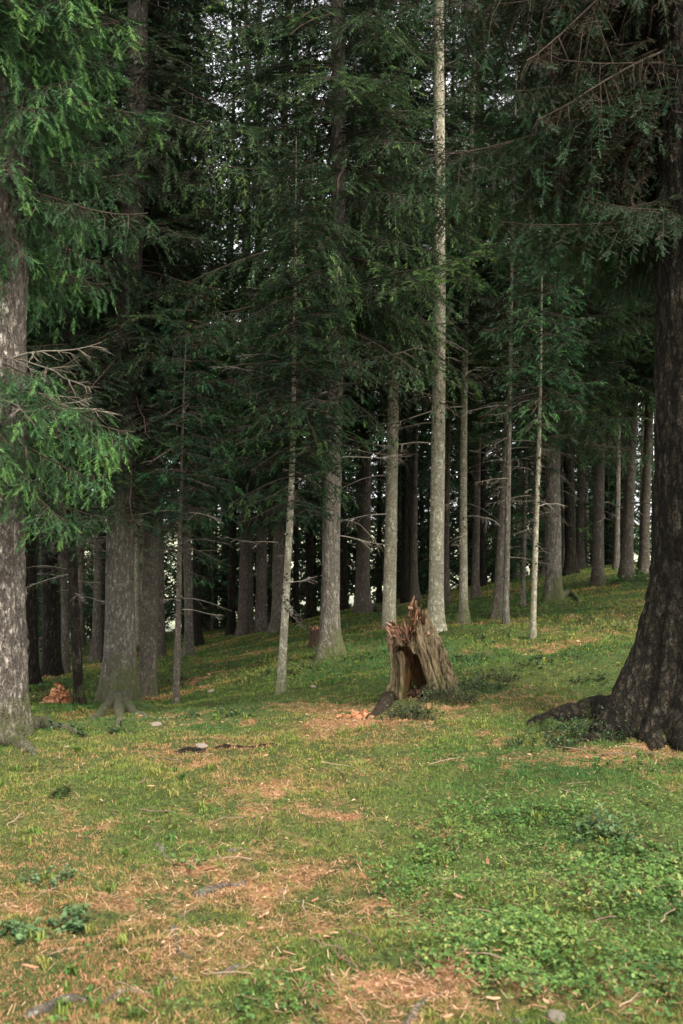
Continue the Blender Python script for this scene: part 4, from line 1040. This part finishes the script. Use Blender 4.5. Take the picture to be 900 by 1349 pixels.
# individual larger litter pieces
def flake_mesh(seed):
    r = np.random.default_rng(seed); mb = MB()
    n = 8; s = np.linspace(-1, 1, n); wv = .30 * np.sqrt(np.clip(1 - np.abs(s) ** 2.2, 0.02, 1)) * r.uniform(.7, 1.2); rows = []
    for thick in (.03, -.03):
        for side in (-1, 0, 1):
            rows.append(np.stack([s, side * wv + .08 * np.sin(s * 2 + seed) + r.normal(0, .02, n), thick + .18 * (1 - abs(side)) * .6 + .12 * s ** 2 * r.uniform(-1, 2)], 1))
    V = np.concatenate(rows) * .03; Q = []
    for b in (0, 3):
        for k in range(2):
            for i in range(n - 1): Q.append(((b + k) * n + i, (b + k) * n + i + 1, (b + k + 1) * n + i + 1, (b + k + 1) * n + i))
    for k in (0, 2):
        for i in range(n - 1): Q.append((k * n + i, k * n + i + 1, (k + 3) * n + i + 1, (k + 3) * n + i))
    mb.add(V, np.array(Q), 0, r.uniform(.3, .8)); return mb.mesh('bark_flake', [M['litter']])
FL = [flake_mesh(i) for i in range(8)]
SHADE_TUFTS = []
fl_lab = 'orange tan curled bark flake lying loose on the moss'
for i, (px, py, rx, h) in enumerate([(350, 895, .5, .10), (300, 880, .6, .10), (470, 870, .35, .09), (620, 868, .4, .09), (740, 870, .4, .09), (690, 880, .35, .09), (800, 830, .45, .10), (400, 880, .4, .1), (280, 945, .4, .08), (120, 962, .35, .08), (560, 850, .4, .09), (650, 840, .4, .1), (770, 900, .3, .08), (230, 870, .6, .12), (160, 900, .5, .12), (450, 835, .5, .12)]):
    SHADE_TUFTS.append((px, py, rx, h, i))
spots = [(97,1280),(157,1278),(113,1260),(310,1228),(330,1222),(290,1240),(345,1230),(420,1155),(450,1270),(565,1325),(650,1323),(655,1258),(560,1185),(605,1135),(810,1290),(880,1285),(700,1165),(395,1285),(375,1335),(40,1280),(520,1340),(720,1325),(840,1340),(300,1120),(275,1150),(200,1040),(265,1050),(470,1075),(190,1095),(690,1270),(480,1290),(590,1345),(70,1180),(20,1200),(350,1210),(360,1150),(415,1190),(780,1295),(870,1325),(620,1080),(665,1085),(440,1235),(230,1260),(120,1085),(700,1010),(780,995),(660,1010),(850,1005),(720,1000),(640,985)]
for i in range(40): spots.append((rng.uniform(20, 880), rng.uniform(1030, 1345)))
for i, (px, py) in enumerate(spots):
    g = ground_at(px, py); o = link('bark_flake', FL[i % 8], None, (g[0], g[1], g[2] + .014)); tag(o, fl_lab, 'bark flake', 'bark flakes scattered over the moss')
    s = rng.uniform(.3, .8); o.scale = (s * rng.uniform(.8, 1.4), s, s); o.rotation_euler = (rng.normal(0, .35), rng.normal(0, .2), rng.uniform(0, 6.28))
def twig_mesh(seed):
    r = np.random.default_rng(seed); mb = MB(); n = 9; t = np.linspace(0, 1, n)
    P = np.stack([t - .5, np.cumsum(r.normal(0, .035, n)), .02 + .03 * np.sin(t * 3)], 1) * .26
    tv = r.uniform(.3, 1.0)
    v, f = tube_arr(P, .0038 * (1 - .6 * t) + .0006, 5); mb.add(v, f, 0, tv)
    for k in range(r.integers(0, 4)):
        i = r.integers(2, 7); v, f = tube_arr(P[i] + np.outer(np.linspace(0, 1, 3), [r.uniform(.02, .06), r.choice([-1, 1]) * r.uniform(.02, .06), .006]), [.002, .0015, .0007], 4); mb.add(v, f, 0, tv)
    return mb.mesh('fallen_twig', [M['twiglet']])
TW = [twig_mesh(60 + i) for i in range(8)]
sp = [(25,1165),(60,1185),(150,1190),(270,1000),(215,1075),(320,1065),(370,1185),(400,1205),(430,1250),(445,1300),(460,1265),(480,1345),(600,1120),(660,1150),(640,1210),(690,1200),(740,1200),(880,1205),(800,1225),(560,1280),(470,1240),(410,1320),(330,1320),(300,1290),(180,1310),(640,1270),(500,1315),(755,990),(790,1000),(690,1000),(830,990),(560,960),(300,1085),(260,1195),(350,1100)]
for i in range(22): sp.append((rng.uniform(10, 890), rng.uniform(1000, 1345)))
for i, (px, py) in enumerate(sp):
    g = ground_at(px, py); o = link('fallen_twig', TW[i % 8], None, (g[0], g[1], g[2] + .012)); tag(o, 'thin dry twig lying on moss and needles', 'twig', 'dry twigs on the moss')
    s = rng.uniform(.35, .95); o.scale = (s, s, s); o.rotation_euler = (rng.normal(0, .15), rng.normal(0, .08), rng.uniform(0, 6.28))

# exposed roots in the foreground
def exposed_root(pixels, r0, r1, label, seed, moss=.2, bark='brown', lift=.25):
    P = [gxy(*p) for p in pixels]; o0 = ground_at(*pixels[0])
    mb = root_tube(tuple(o0), P, r0, r1, moss, lift=lift, seed=seed); o = mb.build('exposed_root', BARK[bark], None, tuple(o0)); tag(o, label, 'root', 'roots surfacing in the foreground moss')
exposed_root([(30, 1340), (95, 1318), (165, 1305), (215, 1300), (268, 1292)], .013, .008, 'long grey root lying across the lower left moss', 1, .3, 'grey')
exposed_root([(228, 1220), (232, 1243), (240, 1262), (275, 1255)], .014, .008, 'short dark hooked root left of the orange needle patch', 2, .45, 'brown', .05)
exposed_root([(528, 1375), (540, 1345), (556, 1322), (582, 1304), (615, 1294)], .014, .006, 'curved dark root at the bottom border', 3, .3, 'brown')
exposed_root([(205, 1110), (218, 1128), (236, 1140)], .014, .008, 'small dark root knuckle above the orange needle patch', 4, .45, 'brown', .05)
exposed_root([(255, 1182), (280, 1172), (300, 1166), (335, 1160)], .018, .008, 'thin grey root crossing the middle of the needle patch', 5, .2, 'brown')
exposed_root([(285, 1285), (305, 1278), (335, 1272)], .012, .006, 'stubby pale root piece below the needle patch', 6, .1, 'grey')
exposed_root([(300, 1124), (330, 1121), (352, 1118)], .013, .007, 'dark root stub at the upper end of the needle patch', 8, .4, 'brown', .1)
exposed_root([(690, 1352), (655, 1330), (630, 1318)], .010, .005, 'thin brown root near the bottom border right of the curved root', 9, .2, 'brown')
exposed_root([(225, 990), (300, 986), (360, 981), (400, 980)], .022, .010, 'long low dark root on the brow before the dip', 7, .0, 'dark', .1)

# stones
def stone_mesh(seed):
    bm = __import__('bmesh').new(); __import__('bmesh').ops.create_icosphere(bm, subdivisions=3, radius=1)
    me = bpy.data.meshes.new('stone'); bm.to_mesh(me); bm.free()
    v = np.empty(len(me.vertices) * 3, np.float32); me.vertices.foreach_get('co', v); v = v.reshape(-1, 3)
    v *= (1 + .7 * (fbm(v[:, 0] * 1.4 + seed, v[:, 1] * 1.4, v[:, 2] * 1.4, 3) - .5))[:, None]; v[:, 2] *= .55
    me.vertices.foreach_set('co', v.ravel()); me.materials.append(M['stone'])
    a = me.attributes.new('tint', 'FLOAT', 'POINT'); a.data.foreach_set('value', np.full(len(v), .3 + .6 * (seed % 3) / 2, np.float32)); me.update(); return me
ST = [stone_mesh(i) for i in range(6)]
for i, (px, py, s, lab) in enumerate([(265, 985, .035, 'tan rounded stone beside the long low dark root'), (733, 1341, .03, 'pale grey stone at the bottom border'), (413, 905, .03, 'whitish pebble on the slope below the grey trunk'), (205, 955, .045, 'pale stone near the foot of the thin leaning sapling'),
        (588, 1160, .014, 'small cream pebble among the three-leaved plants'), (88, 985, .018, 'cream pebble close to the big left root'), (278, 912, .05, 'pale stone in the shaded dip')]):
    g = ground_at(px, py); o = link('stone', ST[[1, 0, 5, 4, 2, 2, 5][i]], None, (g[0], g[1], g[2] + s * .02)); tag(o, lab, 'stone')
    o.scale = (s * 1.2, s, s); o.rotation_euler = (0, 0, i * 1.3)
# pale mushrooms / specks are skipped; dark mossy lump at left
def lump(px, py, rx, ry, h, lab, seed, mat):
    g = ground_at(px, py); mb = MB(); th = np.linspace(0, 2 * PI, 48, endpoint=False); rows = []
    for s in np.linspace(1, .02, 14):
        k = 1 + .6 * (fbm(np.cos(th) * 2 + seed, np.sin(th) * 2 + s) - .5); x = rx * s * k * np.cos(th); y = ry * s * k * np.sin(th)
        rows.append(np.stack([x, y, H(g[0] + x, g[1] + y) - g[2] - .015 + h * (1 - s * s) ** .7 * (.7 + .6 * fbm(x * 20 + seed, y * 20))], 1))
    V = np.concatenate(rows); i = np.arange(13)[:, None] * 48; j = np.arange(48)[None]; k = (j + 1) % 48
    mb.add(V, np.stack([i + j, i + k, i + 48 + k, i + 48 + j], -1).reshape(-1, 4), 0, .4)
    # moss fuzz
    r = np.random.default_rng(seed); n = 900; a = r.random(n) * 2 * PI; s = np.sqrt(r.random(n)); x = rx * s * np.cos(a); y = ry * s * np.sin(a)
    z = H(g[0] + x, g[1] + y) - g[2] - .02 + h * (1 - s * s) ** .7
    b = np.stack([x, y, z], 1); q = r.normal(0, 1, (n, 3)) * np.array([.5, .5, .3]) + [0, 0, .8]; q /= np.linalg.norm(q, axis=1, keepdims=True)
    w = np.cross(q, [1, .3, 0]); w *= .003
    mb.add(np.stack([b - w, b + w, b + q * .03], 1).reshape(-1, 3), np.arange(3 * n).reshape(-1, 3), 0, np.repeat(np.clip(r.normal(.5, .25, n), 0, 1), 3))
    o = mb.build('moss_mound', mat, None, tuple(g)); tag(o, lab, 'moss mound')
lump(80, 1050, .06, .05, .05, 'little dark mossy knob in the left grass', 2, M['mosscushion'])
lump(180, 937, .22, .16, .10, 'green moss cushion at the foot of the thick flared trunk', 3, M['mosscushion'])
lump(722, 958, .16, .12, .07, 'moss cushion on the long root of the huge dark trunk', 4, M['mosscushion'])
lump(635, 915, .30, .2, .07, 'low mossy hump right of the big hollow stump', 6, M['mosscushion'])

# leafy shrubs and herbs
def shrub(px, py, rx, h, n, mat, lab, seed, ls=(.010, .02), cat='shrub', name='bilberry_shrub', narrow=.45, grp=None):
    g = ground_at(px, py); r = np.random.default_rng(seed); e = empty(name, tuple(g), lab, cat, grp)
    mb = MB(); O, D, S, TT = [], [], [], []
    ns = max(6, n // 14)
    for k in range(ns):
        a = r.uniform(0, 2 * PI); q = rx * math.sqrt(r.random()); x, y = q * math.cos(a), q * math.sin(a) * .7
        p = np.array([x, y, H1(g[0] + x, g[1] + y) - g[2] - .01]); l = h * r.uniform(.5, 1.1) * (1 - .4 * q / rx)
        t = np.linspace(0, 1, 6); dr = np.array([r.normal(0, .4), r.normal(0, .4), 1.0])
        P = p + dr * (l * t)[:, None] + np.cumsum(r.normal(0, .012, (6, 3)), 0) * t[:, None]
        v, f = tube_arr(P, .0022 * (1 - .7 * t), 3); mb.add(v, f, 1, .3)
        for m_ in range(14):
            u = r.uniform(.25, 1.0); c = np.array([np.interp(u, t, P[:, i]) for i in range(3)])
            d = np.array([r.normal(0, 1), r.normal(0, 1), r.normal(.35, .45)]); d /= np.linalg.norm(d)
            O.append(c); D.append(d); S.append(r.uniform(*ls)); TT.append(np.clip(.35 + .4 * u + r.normal(0, .2) - .2, 0, 1))
    O, D, S, TT = map(np.array, (O, D, S, TT))
    sd = np.cross(D, r.normal(0, .3, D.shape) + [0, 0, 1]); sd /= np.linalg.norm(sd, axis=1, keepdims=True); up = np.cross(sd, D)
    prof = np.array([(0, 0, 0), (.4, narrow, .08), (.8, narrow * .8, .04), (1.1, 0, -.08), (.8, -narrow * .8, .04), (.4, -narrow, .08)])
    V = O[:, None] + S[:, None, None] * (prof[None, :, 0:1] * D[:, None] + prof[None, :, 1:2] * sd[:, None] + prof[None, :, 2:3] * up[:, None])
    i6 = (np.arange(len(O)) * 6)[:, None]; mb.add(V.reshape(-1, 3), i6 + np.array([[0, 1, 2, 3]]), 0, np.repeat(TT, 6)); mb.P.append((i6 + np.array([[0, 3, 4, 5]]), 0))
    mb.build('foliage', [mat, M['twig']], e)
shrub(540, 948, .2, .2, 1100, M['bilberry'], 'dark low bush right in front of the stump cavity', 1)
shrub(590, 926, .24, .2, 1300, M['bilberry'], 'dark low bush at the right root of the stump', 2)
shrub(628, 914, .25, .16, 1000, M['bilberry'], 'dark low bush on the mossy hump right of the stump', 3)
shrub(652, 897, .25, .16, 700, M['bilberry'], 'small dark bush at the far end of the mossy hump', 4)
shrub(785, 972, .36, .17, 1700, M['bilberry'], 'dark leafy clump between the roots of the huge dark trunk', 5)
shrub(715, 978, .22, .11, 600, M['bilberry'], 'low dark clump below the long root of the huge trunk', 6)
shrub(795, 1100, .16, .10, 380, M['blueleaf'], 'grey green leafy herb in the right ground cover', 7, (.014, .03), 'herb', 'leafy_herb')
shrub(730, 1085, .16, .06, 340, M['leaf'], 'bright fresh green herb patch right of the centre', 8, (.012, .022), 'herb', 'leafy_herb')
shrub(25, 1235, .09, .09, 220, M['blueleaf'], 'grey green herb at the left border', 9, (.014, .028), 'herb', 'leafy_herb')
shrub(85, 1225, .10, .08, 260, M['blueleaf'], 'grey green herb beside the lower left needle patch', 10, (.012, .026), 'herb', 'leafy_herb')
shrub(60, 1160, .16, .05, 240, M['blueleaf'], 'faded low herb patch upper left of the needle patch', 11, (.01, .02), 'herb', 'leafy_herb')
shrub(870, 1140, .2, .07, 420, M['leaf'], 'lush green herb patch at the right border', 12, (.012, .024), 'herb', 'leafy_herb')
shrub(45, 912, .22, .16, 260, M['leaf'], 'pale green fern-like herb left of the orange rotten wood', 13, (.03, .06), 'herb', 'leafy_herb', .2)
shrub(838, 765, .5, .3, 420, M['leaf'], 'green herbs at the foot of the right leaning brown trunk', 14, (.03, .06), 'herb', 'leafy_herb')
shrub(215, 905, .5, .14, 500, M['bilberry'], 'dark low growth between trunks in the shaded dip', 15, (.02, .035))
shrub(820, 1010, .25, .07, 320, M['leaf'], 'green herbs in the brown litter before the huge trunk', 16, (.012, .022), 'herb', 'leafy_herb')
shrub(250, 1140, .05, .05, 90, M['leaf'], 'tiny herb tuft beside the dark root knuckle', 17, (.01, .02), 'herb', 'leafy_herb')
shrub(130, 1335, .12, .05, 260, M['leaf'], 'bright leafy patch below the long grey root', 18, (.01, .02), 'herb', 'leafy_herb')

for px, py, rx, h, i in SHADE_TUFTS:  # dark tufts added to stand for shade patches on the slope
    shrub(px, py, rx, h, 260, M['bilberry'], 'added dark tuft standing in for a shade patch on the slope under the trees', 40 + i, (.014, .03), grp='added dark tufts for shade on the slope')
# fallen dead sticks at the right root
for px, py, s, rz, lab in [(815, 968, .4, .5, 'pale forked stick lying by the huge trunk'), (790, 1000, .6, .15, 'long dry stick in the litter before the huge trunk'), (760, 992, .4, -.3, 'short grey stick in the brown litter')]:
    g = ground_at(px, py); o = link('fallen_stick', DEAD[int(px) % 10].copy(), None, (g[0], g[1], g[2] + .03)); tag(o, lab, 'stick'); o.scale = (s, s, s * .35); o.rotation_euler = (0, -.02, rz)

# ------------------------------------------------------------------ light, sky, camera
SUN_EL, SUN_AZ = math.radians(56), math.radians(140)     # azimuth measured clockwise from +Y: behind the camera, from the right
w = bpy.data.worlds.new('World'); SC.world = w; w.use_nodes = True
t = w.node_tree; t.nodes.clear()
sky = N(t, 'ShaderNodeTexSky'); sky.sky_type = 'NISHITA'; sky.sun_disc = False
sky.sun_elevation = SUN_EL; sky.sun_rotation = SUN_AZ; sky.dust_density = 1.5; sky.air_density = 1.0
hs = N(t, 'ShaderNodeHueSaturation'); hs.inputs['Saturation'].default_value = .08; hs.inputs['Value'].default_value = 1.45
bg = N(t, 'ShaderNodeBackground'); bg.inputs['Strength'].default_value = .14
out = N(t, 'ShaderNodeOutputWorld')
t.links.new(sky.outputs[0], hs.inputs['Color']); t.links.new(hs.outputs[0], bg.inputs['Color']); t.links.new(bg.outputs[0], out.inputs[0])
sl = bpy.data.lights.new('sun', 'SUN'); sl.energy = 1.5; sl.angle = math.radians(10); sl.color = (1, .94, .84)
so = link('sun', sl)
dv = Vector((math.sin(SUN_AZ) * math.cos(SUN_EL), math.cos(SUN_AZ) * math.cos(SUN_EL), math.sin(SUN_EL)))
so.rotation_euler = dv.to_track_quat('Z', 'Y').to_euler(); so.location = dv * 50
cam = bpy.data.cameras.new('camera'); cam.lens = 35; cam.sensor_fit = 'VERTICAL'; cam.sensor_height = 36; cam.sensor_width = 24
cam.clip_end = 2000; cam.clip_start = .05
cam.dof.use_dof = True; cam.dof.focus_distance = 9.5; cam.dof.aperture_fstop = 4.0
co = link('camera', cam, None, (0, 0, CAMH)); co.rotation_euler = (PI / 2, 0, 0)
SC.camera = co
SC.view_settings.view_transform = 'Standard'; SC.view_settings.look = 'None'; SC.view_settings.gamma = 1
SC.view_settings.exposure = 1.78
cy = SC.cycles
cy.max_bounces = 6; cy.diffuse_bounces = 3; cy.glossy_bounces = 2; cy.transmission_bounces = 3; cy.transparent_max_bounces = 4
cy.use_denoising = True; cy.caustics_reflective = False; cy.caustics_refractive = False
cy.sample_clamp_indirect = 6
print('objects', len(bpy.data.objects), 'tris', sum(len(m.polygons) for m in bpy.data.meshes))
